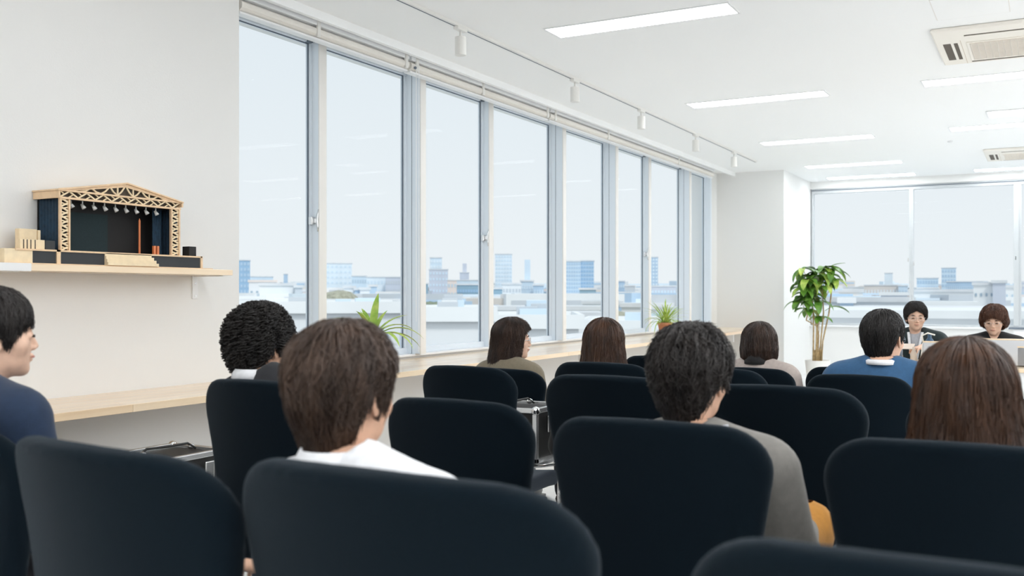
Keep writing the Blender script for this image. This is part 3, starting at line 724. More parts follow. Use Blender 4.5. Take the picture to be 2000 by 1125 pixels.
CL = {'navy': cloth('navy_wool', (.012, .028, .065)), 'dark': cloth('charcoal_suit', (.02, .021, .025)), 'white': cloth('white_cotton', (.78, .79, .82)),
      'grey': cloth('grey_tweed', (.20, .19, .175)), 'blue': cloth('blue_knit', (.030, .095, .20)), 'beige': cloth('beige_knit', (.42, .36, .33)),
      'khaki': cloth('khaki_knit', (.20, .17, .12)), 'blackk': cloth('black_knit', (.012, .012, .013)), 'green': cloth('dark_green_cloth', (.016, .028, .030)),
      'mustard': cloth('mustard_cloth', (.45, .20, .03)), 'trouser': cloth('dark_trousers', (.02, .02, .025)), 'lightgrey': cloth('light_grey_shirt', (.45, .46, .50))}
SHOE = mat('shoe_leather', (.02, .015, .012), .35)

def seated(Pg, ht, sw, infl, wr, el, which, lean=0, knee=None):
    """distance field pieces of a seated body facing +y"""
    sh = ht-.275; P = Pg; L = []
    if 'torso' in which:
        L += [ell(P, (0, -.03, .55), (.165+infl, .125+infl, .11+infl)), ell(P, (0, -.03+lean*.3, .70), (.145+infl, .105+infl, .17+infl)),
              ell(P, (0, -.02+lean*.8, sh-.12), (sw*.86+infl, .105+infl, .17+infl)),
              cone(P, (-sw+.03, -.015+lean, sh-.035), (sw-.03, -.015+lean, sh-.035), .058+infl, .058+infl)]
        for s in (-1, 1): L.append(cone(P, (s*.02, -.025+lean, sh+.035), (s*(sw-.02), -.015+lean, sh-.022), .040+infl*.7, .045+infl))
    if 'arms' in which:
        for i, s in enumerate((-1, 1)):
            a = (s*(sw+.005), -.015+lean, sh-.045); e, w = el[i], wr[i]
            L += [cone(P, a, e, .052+infl, .043+infl)]
            w2 = tuple(np.array(e)+(np.array(w)-np.array(e))*(.93 if infl else 1.0))
            L += [cone(P, e, w2, .042+infl, .030+infl)]
    if 'legs' in which:
        for s in (-1, 1):
            k = knee if (knee and s > 0) else (s*.13, .42, .52); L += [cone(P, (s*.085, -.02, .53), k, .088+infl, .062+infl), cone(P, k, (k[0]-.01*s, .44, .09), .056+infl, .042+infl)]
        L += [ell(P, (0, -.03, .54), (.165+infl, .13+infl, .10+infl))]
    return U(L, .03)
def person(lb, hx, hy, top, yaw=0, hyaw=0, pitch=0, roll=0, hs=1.0, style='short', hc='black', top_m='dark', trou='trouser', sw=.185, skin='skin',
           collar=None, wr=None, el=None, vneck=None, glasses=False, lean=0, inner=None, seed=1, face=False, bdx=0, knee=None, dsh=0, cs=1.0, grp='seated listeners'):
    """hx, hy: where the head's centre is over the ground; top: top of the hair"""
    st = ST_[style]; hz = top-(.124+st['th']*st.get('top', 1)*.95)*hs
    ht = hz+.125
    off = Vector((0, .035+lean, 0)); off.rotate(Euler((0, 0, yaw)))
    t = thing('person', lb, 'person', (hx-off.x+bdx, hy-off.y, 0), yaw, grp)
    hd = np.array((-bdx if yaw == 0 else bdx, .035+lean, hz))
    def T(v, s=hs):
        v = v*s; v = rotx(v, pitch)
        if roll: c, s_ = math.cos(roll), math.sin(roll); v = np.stack([v[:, 0]*c+v[:, 2]*s_, v[:, 1], -v[:, 0]*s_+v[:, 2]*c], 1)
        return rotz(v, hyaw)+hd
    ht += dsh; sh = ht-.275
    wr = wr or [(-.12, .26, .645), (.12, .26, .645)]
    el = el or [(-(sw+.055), .02, sh-.31), (sw+.055, .02, sh-.31)]
    lo = (-.62, -.22, .02); 
    allp = np.array(list(wr)+list(el)+[(-sw-.1, -.2, .05), (sw+.1, .6, sh+.12), (-.25, -.25, 0)])
    def fld(which, infl, h, zlo=None, zhi=None):
        a = allp.min(0)-.12; b = allp.max(0)+.12
        if zlo is not None: a[2] = zlo
        if zhi is not None: b[2] = zhi
        P, o = grid(tuple(a), tuple(b), h); return P, o, seated(P, ht, sw, infl, wr, el, which, lean, knee)
    # skin body: one mesh with head, neck, torso, limbs and hands
    P, o, d = fld(('torso', 'arms', 'legs'), -.004, .018)
    neck0 = tuple(T(np.array([(0, -.03, -.13)]))[0])
    d = smin(d, cone(P, neck0, (0, -.03+lean, sh), .050, .058), .02)
    parts = [(T(HEADV), HEADF), nets(d, o, .018)]
    for i, s in enumerate((-1, 1)):
        v, f = HAND[s]; dr = np.array(wr[i])-np.array(el[i]); a = -math.atan2(dr[0], dr[1]); v = rotz(rotx(v, -.15), a)+np.array(wr[i]); parts.append((v, f))
    link('body', np_mesh('body', parts), M[skin], t)
    # garment
    P, o, d = fld(('torso', 'arms'), .012, .0125, zlo=.50)
    nk = (hd[0]*.62, -.034+lean, sh+.092)
    d = smax(d, -ell(P, nk, (.060, .062, .052)), .008)
    if vneck: d = smax(d, -cone(P, (0, .06+lean, sh+.06), (0, .13+lean, sh-vneck), .055, .012), .01)
    cloth_ = link(CNAME.get(top_m, 'jacket'), np_mesh('garment', [nets(d, o, .0125)]), CL[top_m], t)
    if inner:
        P, o = grid((-.16, -.17+lean, sh-.26), (.16, .17+lean, sh+.10), .010)
        d = seated(P, ht, sw, .004, wr, el, ('torso',), lean, knee)
        d = smax(d, -ell(P, nk, (.058, .061, .045)), .006)
        link('shirt', np_mesh('shirt', [nets(d, o, .010)]), CL[inner], t)
    if collar:
        cb, ch = (collar if isinstance(collar, tuple) else (collar, .016))
        m_ = MB(); n = 28
        pr = [(.057, .0), (.0555, ch), (.059, ch+.002), (.068, .004), (.072, -.012), (.066, -.014)]
        v = []
        for j in range(n+1):
            a = PI*.5+.25+(2*PI-.5)*j/n
            for r, z in pr: v.append((nk[0]+cs*r*1.0*math.cos(a), nk[1]+.004+cs*r*1.06*math.sin(a), sh+.046+z-.03*max(0, math.sin(a))-.012*(cs-1)))
        k = len(pr)
        m_.add(v, [(j*k+i, j*k+(i+1) % k, (j+1)*k+(i+1) % k, (j+1)*k+i) for j in range(n) for i in range(k)])
        m_.build('collar', CL[cb], t, smooth=True)
    P, o, d = fld(('legs',), .010, .02, zlo=.05, zhi=.68)
    link('trousers', np_mesh('trousers', [nets(d, o, .02)]), CL[trou], t)
    for s in (-1, 1):
        MB().ball((s*.12, .49, .045), (.045, .13, .042), 14, 8).box(s*.12-.04, s*.12+.04, .37, .61, .0, .02).build('shoe', SHOE, t, smooth=True)
    hair(st, HM[hc], seed, t, T)
    fr = lambda pts: [tuple(q) for q in T(np.array(pts, float))]
    if face:
        for s in (-1, 1):
            MB().tube(fr([(s*.018, .0925, .0025), (s*.026, .094, .0045), (s*.036, .092, .004), (s*.043, .086, .002)]), [.001, .0042, .0042, .001], 6).build('eye', M['eye'], t, smooth=True)
            MB().tube(fr([(s*.014, .090, .024), (s*.028, .0915, .0285), (s*.046, .082, .024)]), [.0015, .0042, .0015], 6).build('eyebrow', HM[hc], t, smooth=True)
        MB().tube(fr([(-.024, .088, -.0535), (-.010, .0965, -.0525), (0, .098, -.0535), (.010, .0965, -.0525), (.024, .088, -.0535)]), [.001, .0034, .0034, .0034, .001], 6).build('lips', M['lip'], t, smooth=True)
    if glasses:
        g_ = MB()
        for s in (-1, 1):
            rg = [(s*.033+.0225*math.cos(a), .103-.02*max(0, abs(s*.033+.0225*math.cos(a))-.03), .001+.019*math.sin(a)) for a in np.linspace(0, 2*PI, 20)]
            g_.tube(fr(rg), .0011, 6, cap=False)
            g_.tube(fr([(s*.056, .101, .005), (s*.078, .05, .006), (s*.079, -.005, .008)]), .0013, 6)
        g_.tube(fr([(-.010, .104, .004), (0, .107, .007), (.010, .104, .004)]), .0011, 6)
        g_.build('glasses', M['gasket'] if not face else M['steel'], t, smooth=True)
    return t, sh
CNAME = {'navy': 'jacket', 'dark': 'suit_jacket', 'white': 'shirt', 'grey': 'jacket', 'blue': 'cardigan', 'beige': 'sweater', 'khaki': 'cardigan', 'blackk': 'sweater', 'green': 'jacket'}

person('young man in profile at left edge, black hair with fringe, navy jacket, white collar', -2.33, 1.55, 1.268, hyaw=-.42, style='fringe', hc='softblack', top_m='navy', collar='white', skin='skin_pale', seed=1, sw=.185, face=True, hs=.94)
person('curly black-haired man in charcoal suit with white collar, near the wall shelf', -2.235, 2.41, 1.205, hyaw=-.05, style='curly', hc='black', top_m='dark', collar='white', seed=2, hs=.90, bdx=.085, sw=.15, dsh=.03, el=[(-.17, .04, .64), (.19, .02, .64)])
person('man with thick brown hair and white shirt, seen from behind in foreground', -1.125, 1.43, 1.197, hyaw=.0, style='fluffy', hc='brown', top_m='white', collar=('white', .020), seed=3, sw=.165, hs=.95, bdx=.075,
       wr=[(-.40, .20, .67), (.12, .26, .645)], el=[(-.13, .08, .60), (.20, .02, .62)])
person('black-haired man in grey tweed jacket over white collar, mustard trousers', -.765, 2.33, 1.170, hyaw=-.10, style='messy', hc='softblack', top_m='grey', trou='mustard', collar=('lightgrey', .024), cs=1.75, seed=4, sw=.185, hs=.95, bdx=.02,
       wr=[(-.12, .26, .645), (.185, .32, .635)], el=[(-.24, .02, .62), (.225, .05, .64)], knee=(.17, .44, .615))
person('long-haired woman with glasses in profile looking right, khaki cardigan', -2.64, 4.86, 1.118, hyaw=-1.0, style='longf', hc='darkbrown', top_m='khaki', hs=.95, glasses=True, seed=5, sw=.15, skin='skin_pale', face=True)
person('woman with straight chestnut hair over black top, seen from behind in mid row', -1.785, 4.16, 1.140, hyaw=.35, style='long', hc='chestnut', top_m='blackk', seed=6, sw=.155, skin='skin_pale')
person('woman with short brown bob in a beige sweater, seen from behind near the column', -1.37, 5.33, 1.100, hyaw=.0, style='bob', hc='darkbrown', top_m='beige', collar=('blackk', .05), seed=7, sw=.165, skin='skin_pale', hs=.95, dsh=.03)
person('man with short black hair and glasses in a blue cardigan, seen from behind', -.612, 4.44, 1.182, hyaw=-.30, style='short', hc='black', top_m='blue', collar=('white', .007), glasses=True, seed=8, sw=.18, hs=.93, dsh=.02)
person('woman with smooth dark brown shoulder-length hair filling the right edge', -.155, 2.36, 1.153, hyaw=.12, style='bobw', hc='chestnut', top_m='blackk', seed=9, sw=.17, skin='skin_pale')
dm, dsh = person('man facing the camera at the desk, glasses, dark green jacket, white lanyard', -.97, 8.88, 1.187, yaw=PI, hyaw=.22, pitch=-.06, style='desk_m', hc='softblack', top_m='green', inner='lightgrey', vneck=.20, glasses=True, face=True, seed=10, skin='skin_pale', hs=.95,
       wr=[(-.10, .36, .83), (.14, .36, .78)], el=[(-.26, .10, .80), (.26, .10, .78)], grp='staff at the desk')
dw, _ = person('person with short auburn hair and glasses looking down behind open laptop', -.38, 8.88, 1.165, yaw=PI, hyaw=-.05, pitch=-.18, style='desk_f', hc='auburn', top_m='blackk', vneck=.08, glasses=True, face=True, seed=11, skin='skin_pale', hs=.95,
       wr=[(-.10, .40, .77), (.10, .40, .77)], el=[(-.25, .12, .80), (.25, .12, .80)], grp='staff at the desk', lean=.04)
ly = MB()
for s in (-1, 1): ly.bar((s*.055, .055, dsh+.03), (s*.035, .118, dsh-.10), .02, .004, (0, 1, 0)); ly.bar((s*.035, .118, dsh-.10), (s*.008, .13, dsh-.25), .02, .004, (0, 1, 0))
ly.build('lanyard', CL['white'], dm)
for x, lb in ((-.97, 'black chair of the desk man with the lanyard'), (-.38, 'black chair behind the auburn-haired person at the desk')):
    chair(x, 9.12, .88, lb, .5, PI, 'chairs at the desk')

# ------------------------------------------------------------------ desk and what stands on it
DZ = .72; DY0 = 7.9
t = thing('desk', 'pale wood desk at the front where two people face the room', 'desk', (0, 0, 0))
MB().box(-1.22, .9, DY0, 8.62, DZ-.03, DZ).build('desktop', M['wood3'], t, bevel=.003)
MB().box(-1.17, .85, DY0+.02, DY0+.04, .35, DZ-.03).build('front_panel', M['trim'], t)
for x in (-1.15, .80):
    for y in (7.97, 8.55): MB().box(x-.02, x+.02, y-.02, y+.02, 0, DZ-.03).build('leg', M['steel'], t)
def laptop(lb, px, py, w):
    Z = 8.12/(CT+ST*(px-1000)/F); p = at(px, py, Z); h_ = p.z-DZ
    t = thing('laptop', lb, 'laptop', (p.x, 8.12, DZ), 0, 'open laptops on the desk')
    MB().box(-w/2, w/2, .01, .24, .004, .018).build('keyboard_base', M['laptop'], t, bevel=.004)
    l_ = MB().box(-w/2, w/2, -.035, -.027, .012, h_, Matrix.Rotation(.12, 4, 'X')).build('lid', M['laptop'], t, bevel=.003)
    MB().box(-w/2+.002, w/2-.002, -.0275, -.0265, .016, h_-.003, Matrix.Rotation(.12, 4, 'X')).build('display', M['gasket'], l_)
    MB().box(-w/2, w/2, -.036, -.026, h_-.007, h_+.003, Matrix.Rotation(.12, 4, 'X')).build('lid_edge', M['wood3'], l_)
laptop('open silver laptop before the man with the lanyard', 1856, 666, .37)
laptop('open silver laptop hiding the auburn-haired person below the neck', 1944, 660, .42)
laptop('laptop at the right end of the desk, only its left edge in view', 2028, 676, .27)
def on(px, py, y=None):   # point on the desk
    return at(px, py, z=DZ)
p = Vector((-1.02, 8.22, DZ))
t = tag(MB().lathe([(.0, 0), (.036, 0), (.040, .02), (.041, .10), (.037, .10), (.034, .01), (0, .01)]).build('mug', M['mugblue'], smooth=True, loc=(-1.03, 8.2, DZ)), 'dark slate cup on the desk before the lanyard man', 'cup')
t = tag(MB().lathe([(0, 0), (.022, 0), (.026, .02), (.024, .07), (.010, .10), (.010, .125), (0, .125)]).build('bottle', M['paper'], smooth=True, loc=(-.905, 8.15, DZ)), 'small pale bottle on the desk beside the dark cup', 'bottle')
t = tag(MB().lathe([(0, 0), (.032, 0), (.034, .02), (.034, .17), (.014, .20), (.014, .225), (0, .225)]).build('drink_bottle', M['bottleblue'], smooth=True, loc=(-.79, 8.14, DZ)), 'tall dark blue bottle left of the first laptop', 'bottle')
t = tag(MB().tube([(-.83, 8.10, DZ+.16), (-.84, 8.10, DZ+.215), (-.80, 8.11, DZ+.235), (-.75, 8.12, DZ+.22)], .006, 8).tube([(-.85, 8.10, DZ), (-.83, 8.10, DZ+.16)], .008, 8).build('desk_microphone', M['cream'], smooth=True), 'thin cream gooseneck microphone bending over the desk', 'microphone')
t = tag(MB().box(-.13, .13, -.07, .07, -.002, .002, Matrix.Translation((-1.06, 8.40, .835)) @ Matrix.Rotation(.25, 4, 'X')).build('paper_sheet', M['paper']), 'beige paper sheet held over the desk by the lanyard man', 'paper')
# right rear: white cabinet with black monitor
t = thing('cabinet', 'low white cabinet near the far window at the right edge', 'cabinet', (-.36, 13.3, 0))
MB().box(0, 1.2, 0, .45, .04, .83).build('body', M['trim'], t, bevel=.004)
MB().box(-.05, 1.2, -.02, .47, .83, .845).build('top', M['gasket'], t)
for x in (.02, .60): q = MB().box(x, x+.56, -.012, 0, .08, .80).build('door', M['trim'], t, bevel=.003); MB().box(x+.5, x+.52, -.03, -.012, .4, .55).build('handle', M['steel'], q)
for x in (.05, 1.1): MB().box(x, x+.05, .03, .40, 0, .04).build('foot', M['gasket'], t)
t = thing('monitor', 'black monitor standing on the low white cabinet at right', 'monitor', (.1, 13.45, .845))
MB().box(-.13, .45, 0, .03, .02, .36).build('screen_back', M['black'], t, bevel=.005)
MB().box(.1, .16, .02, .05, 0, .12).box(.03, .25, -.06, .12, 0, .008).build('stand', M['black'], t)

# ------------------------------------------------------------------ plants
def blade(m, base, az, L, w, up, droop, n=7, tw=0):
    pts = []; v = []; f = []
    d = Vector((math.cos(az), math.sin(az), 0)); s = Vector((-math.sin(az), math.cos(az), 0))
    for i in range(n+1):
        q = i/n; a = up-droop*q
        if i == 0: p = Vector(base)
        else: p = p+(d*math.cos(a)+Vector((0, 0, 1))*math.sin(a))*L/n
        ww = w*math.sin(PI*min(1, .12+q*.88))**.8*(1 if q < .99 else .05)
        nrm = Vector((0, 0, 1))*math.cos(a)-d*math.sin(a)
        v += [p-s*ww/2+nrm*ww*.18, p, p+s*ww/2+nrm*ww*.18]
        b = i*3
        if i < n: f += [(b, b+1, b+4, b+3), (b+1, b+2, b+5, b+4)]
    m.add(v, f)
def pot(t, r0, r1, h, m, rim=True):
    pr = [(0, 0), (r0, 0), (r1, h*.82), (r1*1.07, h*.83), (r1*1.07, h), (r1*.97, h), (r1*.93, h*.85), (0, h*.85)] if rim else [(0, 0), (r0, 0), (r1, h), (r1*.93, h), (r1*.92, h*.93), (0, h*.93)]
    o = MB().lathe(pr, n=32).build('pot', m, t, smooth=True)
    MB().lathe([(0, h*.84), (r1*.92, h*.86), (0, h*.88)], n=20).build('soil', M['soil'], t)
    return o
# spider plant
p = Vector((-3.95, 11.04, .76)); t = thing('spider_plant', 'lime spider plant in terracotta pot on the counter near the far end', 'plant', p)
pot(t, .062, .088, .16, M['terra']); lr = random.Random(3)
for i in range(85):
    m_ = MB(); az = lr.uniform(0, 2*PI); r_ = lr.random()
    blade(m_, (.02*math.cos(az), .02*math.sin(az), .14), az, lr.uniform(.22, .40), .014, 1.5-.7*r_, lr.uniform(.9, 2.4)*(.5+r_*.7), 7)
    m_.build('leaf', M['leaf_spider'] if i % 3 else M['leaf_lime'], t, smooth=True)
# broad lime plant near the front
p = Vector((-3.93, 5.28, .76)); t = thing('leafy_plant', 'broad-leaved lime plant on the counter behind the brown-haired man', 'plant', p)
pot(t, .06, .085, .15, M['terra'])
for i, (az, L, w_, u_, dr) in enumerate([(1.9, .34, .055, 1.45, .5), (.9, .30, .045, 1.15, 1.0), (1.2, .36, .040, 1.0, 1.5), (.5, .38, .042, .95, 1.7), (.2, .34, .045, .85, 1.9), (.8, .36, .045, .7, 1.6), (-.2, .30, .045, .9, 1.9),
      (3.3, .34, .040, 1.05, 1.1), (3.8, .36, .040, .9, 1.3), (4.2, .30, .045, 1.2, 1.2), (2.6, .28, .045, 1.3, .8), (5.2, .30, .045, 1.0, 1.6), (3.0, .22, .04, 1.4, .6), (1.5, .25, .04, 1.3, .7), (4.8, .28, .04, 1.3, .9), (3.6, .42, .045, .85, 1.2)]):
    m_ = MB(); m_.tube([(0, 0, .12), (.01*math.cos(az), .01*math.sin(az), .20)], .004, 5)
    blade(m_, (.01*math.cos(az), .01*math.sin(az), .19), az, L, w_, u_, dr, 9)
    m_.build('leaf', M['leaf_lime'], t, smooth=True)
# tall money tree
p = at(1597, None, 13.3); t = thing('tall_potted_plant', 'tall leafy plant with bare tan stems in white floor pot beside column', 'plant', (p.x, p.y, 0))
pot(t, .13, .165, .36, M['potwhite'], False)
ax_r = Vector((CT, ST, 0))   # stems fan out mostly sideways as seen from the room
def q_(a, b, z): return Vector((a*CT-b*ST, a*ST+b*CT, z))
stems = [[(-.06, 0, .34), (-.055, 0, .8), (-.06, .02, 1.15)], [(-.02, 0, .34), (.0, .03, .70), (.02, .02, .95), (.0, .05, 1.3)], [(.03, .02, .34), (.05, 0, .70), (.08, 0, 1.0), (.06, 0, 1.35)],
         [(.05, 0, .34), (.07, 0, .62), (.16, .02, 1.0), (.20, .03, 1.32), (.17, .03, 1.5)], [(-.03, -.02, .34), (-.01, 0, .82), (-.15, .01, .90), (-.12, .0, 1.1)], [(0, .02, .34), (.02, .02, .7), (-.05, .03, 1.0), (-.1, 0, 1.4)]]
for s in stems: MB().tube([q_(*c) for c in s], [.013]+[.010]*(len(s)-2)+[.006], 7).build('stem', M['stem'], t, smooth=True)
for k in range(5): MB().tube([q_(-.04+.025*k, .01*k, .33), q_(-.035+.025*k, .01*k, .50+.03*(k % 2))], [.016, .011], 7).build('stub', M['stem'], t, smooth=True)
lr = random.Random(11)
cl = [(-.20, 0, 1.60, 5), (-.10, .05, 1.50, 7), (.02, 0, 1.55, 7), (.10, .03, 1.62, 7), (.18, 0, 1.58, 7), (.22, 0, 1.45, 5), (-.18, 0, 1.33, 8), (-.10, .02, 1.25, 8), (-.22, 0, 1.15, 6), (-.12, .03, 1.05, 6), (0, 0, 1.35, 7), (.08, 0, 1.40, 7), (-.02, 0, 1.15, 5), (-.22, .02, 1.40, 4), (.03, 0, .95, 4), (-.15, -.05, 1.45, 7), (-.05, .06, 1.38, 6), (.12, .05, 1.50, 7), (-.15, .05, 1.20, 7), (.05, -.04, 1.48, 6)]
for (a, b, z, n) in cl:
    c = q_(a, b, z); MB().tube([q_(a*.55, b, z-.22), c], .004, 5).build('stem', M['stem'], t, smooth=True)
    for i in range(n):
        m_ = MB(); az = 2*PI*i/n+lr.uniform(-.4, .4)
        blade(m_, c, az, lr.uniform(.20, .30)*(1 if n > 4 else .75), lr.uniform(.085, .115), lr.uniform(-.3, .5), lr.uniform(.7, 1.5), 6)
        m_.build('leaf', M['leaf'] if lr.random() < .8 else M['leaf_lime'], t, smooth=True)
for (a, z, az, L, w_, u_, dr) in [(.18, 1.08, .3, .27, .12, .15, .9), (.16, 1.62, .55, .24, .06, .45, .4), (.20, 1.60, .2, .24, .08, .1, 1.4)]:
    m_ = MB(); m_.tube([q_(a-.08, 0, z-.05), q_(a, 0, z)], .004, 5); blade(m_, q_(a, 0, z), az, L, w_, u_, dr, 8); m_.build('leaf', M['leaf'], t, smooth=True)

# ------------------------------------------------------------------ the city outside
GZ = -22.0
struct(box('ground', mat('city_ground', (.62, .64, .64), .9, noise=.1, nscale=.05), -1800, 900, -300, 2200, GZ-1, GZ))
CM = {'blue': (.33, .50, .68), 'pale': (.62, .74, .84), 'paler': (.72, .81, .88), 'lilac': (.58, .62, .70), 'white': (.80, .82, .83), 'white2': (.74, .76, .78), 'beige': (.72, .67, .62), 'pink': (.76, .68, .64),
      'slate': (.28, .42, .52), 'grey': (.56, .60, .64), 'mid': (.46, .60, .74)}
CM = {k: mat('facade_'+k, v, .8, noise=.03, nscale=.2) for k, v in CM.items()}  # pale blue cast of distance haze is mixed into these facade colours
WINM = mat('distant_window_glass', (.34, .44, .53), .4); WINL = mat('distant_window_pale', (.50, .62, .72), .5); ROOFM = mat('flat_roof', (.70, .72, .74), .9, noise=.06, nscale=.3)
TREE = mat('distant_tree_green', (.24, .28, .20), .95, noise=.25, nscale=1.5); TREE2 = mat('distant_tree_olive', (.38, .38, .30), .95, noise=.2, nscale=1.5)
def building(name, lb, x0, x1, ytop, D, col, depth=None, win=None, roof=True, ang=0, zb=GZ, grp=None, cap=0, wcol=None, cat='building'):
    p0 = at(x0, ytop, D); p1 = at(x1, ytop, D); w_ = (p1-p0).length; c = (p0+p1)/2; dp = depth or max(8, w_*.7)
    t = thing(name, lb, cat, (c.x, c.y, zb), TH-math.atan(((x0+x1)/2-1000)/F)+ang, grp); h_ = c.z-zb
    MB().box(-w_/2, w_/2, 0, dp, 0, h_).build('wall', CM[col], t)
    if roof: MB().box(-w_/2-.25, w_/2+.25, -.25, dp+.25, h_, h_+.5).build('roof', ROOFM if roof is True else CM[roof], t)
    if cap: MB().box(-w_*.2, w_*.25, dp*.3, dp*.6, h_, h_+cap).build('roof_house', CM[col], t)
    if win:
        nc, nr, fw, fh = win; m_ = MB(); ch = min(h_*.95, nr*(h_/nr)); vis = min(h_, 90 if h_ > 45 else h_)
        for r in range(nr):
            for cc in range(nc):
                xa = -w_/2+w_*(cc+.5-fw/2)/nc; xb = -w_/2+w_*(cc+.5+fw/2)/nc; zc = h_-vis*(r+.6)/nr
                m_.box(xa, xb, -.12, .05, zc-vis/nr*fh/2, zc+vis/nr*fh/2)
        m_.build('windows', wcol or WINL, t, kind='stuff')
    return t
B = building
# through the first bay
B('tower', 'dark blue tower block at the left edge of first window bay', 462, 488, 509, 420, 'blue', win=(4, 16, .6, .5), wcol=CM['mid'])
B('tower', 'small blue tower in the first window bay', 554, 562, 536, 700, 'mid', zb=GZ)
B('low_block', 'pale blue low block on the skyline in the first bay', 488, 533, 541, 600, 'pale')
B('apartment_building', 'pinkish-roofed white apartment block in the first bay', 487, 539, 551, 230, 'white2', roof='pink', win=(5, 5, .4, .4), wcol=WINM)
B('apartment_building', 'white apartment block with blue-grey side in the first bay', 508, 576, 558, 190, 'white', win=(6, 5, .35, .4))
B('annex', 'blue-grey end wing of the white block in the first bay', 576, 590, 562, 188, 'grey')
B('tower', 'pale blue tower seen beside the brown-haired man, wide and flat-topped', 628, 687, 515, 520, 'paler', win=(7, 14, .5, .35), wcol=CM['pale'])
B('office_block', 'pale blue office block right of the wide tower in second bay', 687, 716, 540, 480, 'pale', win=(6, 8, .7, .4))
B('office_block', 'long pale office block in the second bay', 716, 756, 542, 450, 'paler', win=(6, 8, .6, .35), wcol=CM['pale'])
B('office_block', 'lilac-grey office block at the right of the second bay', 753, 790, 542, 440, 'lilac', win=(8, 8, .6, .4), wcol=CM['grey'])
B('house_block', 'white stepped block with blue side in the second bay', 672, 693, 563, 200, 'white', win=(2, 5, .4, .4))
B('house_block', 'narrow blue-windowed block in the second bay', 693, 703, 567, 198, 'mid')
B('house_block', 'white block right of the narrow blue one in second bay', 703, 722, 566, 195, 'white2', win=(3, 5, .5, .4))
B('house_block', 'pale block with blue edge in the second bay', 722, 736, 560, 230, 'mid')
B('low_block', 'broad low white building under the lilac office block', 736, 800, 574, 210, 'white', win=(9, 5, .5, .35))
# third bay
B('tower', 'tall narrow pale tower in the third bay', 840, 863, 504, 560, 'pale', win=(4, 14, .7, .5), wcol=CM['paler'])
B('tower', 'stepped lilac tower beside the tall narrow one in third bay', 838, 875, 527, 500, 'lilac', win=(6, 12, .5, .4), wcol=CM['pale'])
B('apartment_building', 'beige block below the stepped tower in third bay', 874, 892, 548, 420, 'pink', win=(3, 8, .5, .4))
B('tower', 'small square tower on the skyline in third bay', 898, 916, 533, 620, 'lilac', cap=6)
B('office_block', 'pale long office block on the third bay skyline', 884, 936, 548, 560, 'pale')
B('office_block', 'dark slate-blue office block in the third bay', 892, 934, 557, 330, 'slate', win=(8, 8, .8, .3), wcol=CM['blue'])
B('office_block', 'narrow slate block at the left edge of the third bay', 822, 836, 555, 360, 'slate')
B('low_block', 'white low block in front of the stepped tower', 836, 880, 580, 240, 'white', win=(6, 4, .5, .4))
B('low_block', 'white low block in front of the slate office', 890, 945, 586, 200, 'white2', win=(7, 4, .5, .35))
# fourth bay
B('tower', 'tall pale tower in the fourth bay above the woman in profile', 967, 1000, 497, 600, 'paler', win=(6, 20, .6, .45), wcol=CM['pale'])
B('office_block', 'dark slate block at the foot of the tall pale tower', 960, 981, 565, 260, 'slate', win=(3, 6, .7, .4), wcol=CM['blue'])
B('apartment_building', 'white apartment block with rows of balconies in fourth bay', 981, 1018, 556, 290, 'white', win=(6, 9, .6, .35), wcol=CM['grey'])
B('apartment_building', 'pale block with roof mast in the fourth bay', 1017, 1042, 550, 310, 'pale', cap=7, win=(5, 9, .5, .4), wcol=CM['paler'])
B('apartment_building', 'grey-blue block beside the mast block in fourth bay', 1042, 1062, 558, 300, 'mid', win=(4, 8, .6, .4), wcol=CM['pale'])
B('low_block', 'long white low block below the balconied block', 968, 1060, 583, 210, 'white2', win=(12, 4, .5, .35))
# fifth bay
B('tower', 'broad gridded glass tower in the fifth bay, left half', 1091, 1134, 511, 430, 'pale', win=(9, 22, .75, .6), wcol=CM['mid'])
B('tower', 'darker right half of the broad gridded glass tower', 1134, 1160, 510, 432, 'mid', win=(5, 22, .75, .5), wcol=CM['blue'])
B('office_block', 'dark slate block at the foot of the gridded tower', 1132, 1164, 566, 250, 'slate', win=(8, 6, .8, .3), wcol=CM['blue'])
B('low_block', 'white low block with flat roof in front of the gridded tower', 1138, 1178, 594, 160, 'white', win=(6, 4, .4, .4))
B('low_block', 'long pale roof below the trees of the fifth bay', 1088, 1170, 620, 95, 'white2', win=(10, 4, .5, .3))
# sixth to eighth bay
B('office_block', 'blue office block on the skyline in the sixth bay', 1192, 1220, 550, 460, 'mid', win=(6, 8, .7, .4), wcol=CM['pale'])
B('office_block', 'pale grey block beside the blue one in sixth bay', 1220, 1240, 559, 420, 'grey', win=(4, 6, .5, .4))
B('apartment_building', 'white apartment block in the sixth bay', 1193, 1252, 574, 240, 'white', win=(8, 6, .5, .4), wcol=CM['pale'])
B('house_block', 'blue-faced low block in the sixth bay', 1196, 1214, 596, 130, 'mid')
B('house_block', 'white low block beside blue-faced one in sixth bay', 1214, 1252, 600, 120, 'white2', win=(4, 3, .5, .4))
B('tower', 'slim pale blue tower in the seventh bay over the spider plant', 1268, 1285, 503, 560, 'mid', win=(3, 22, .6, .5), wcol=CM['paler'])
B('office_block', 'pale office block below the slim tower in seventh bay', 1266, 1320, 560, 400, 'lilac', win=(9, 7, .6, .4), wcol=CM['pale'])
B('apartment_building', 'white building at the foot of the seventh bay', 1262, 1330, 582, 220, 'white', win=(8, 5, .5, .4), wcol=CM['pale'])
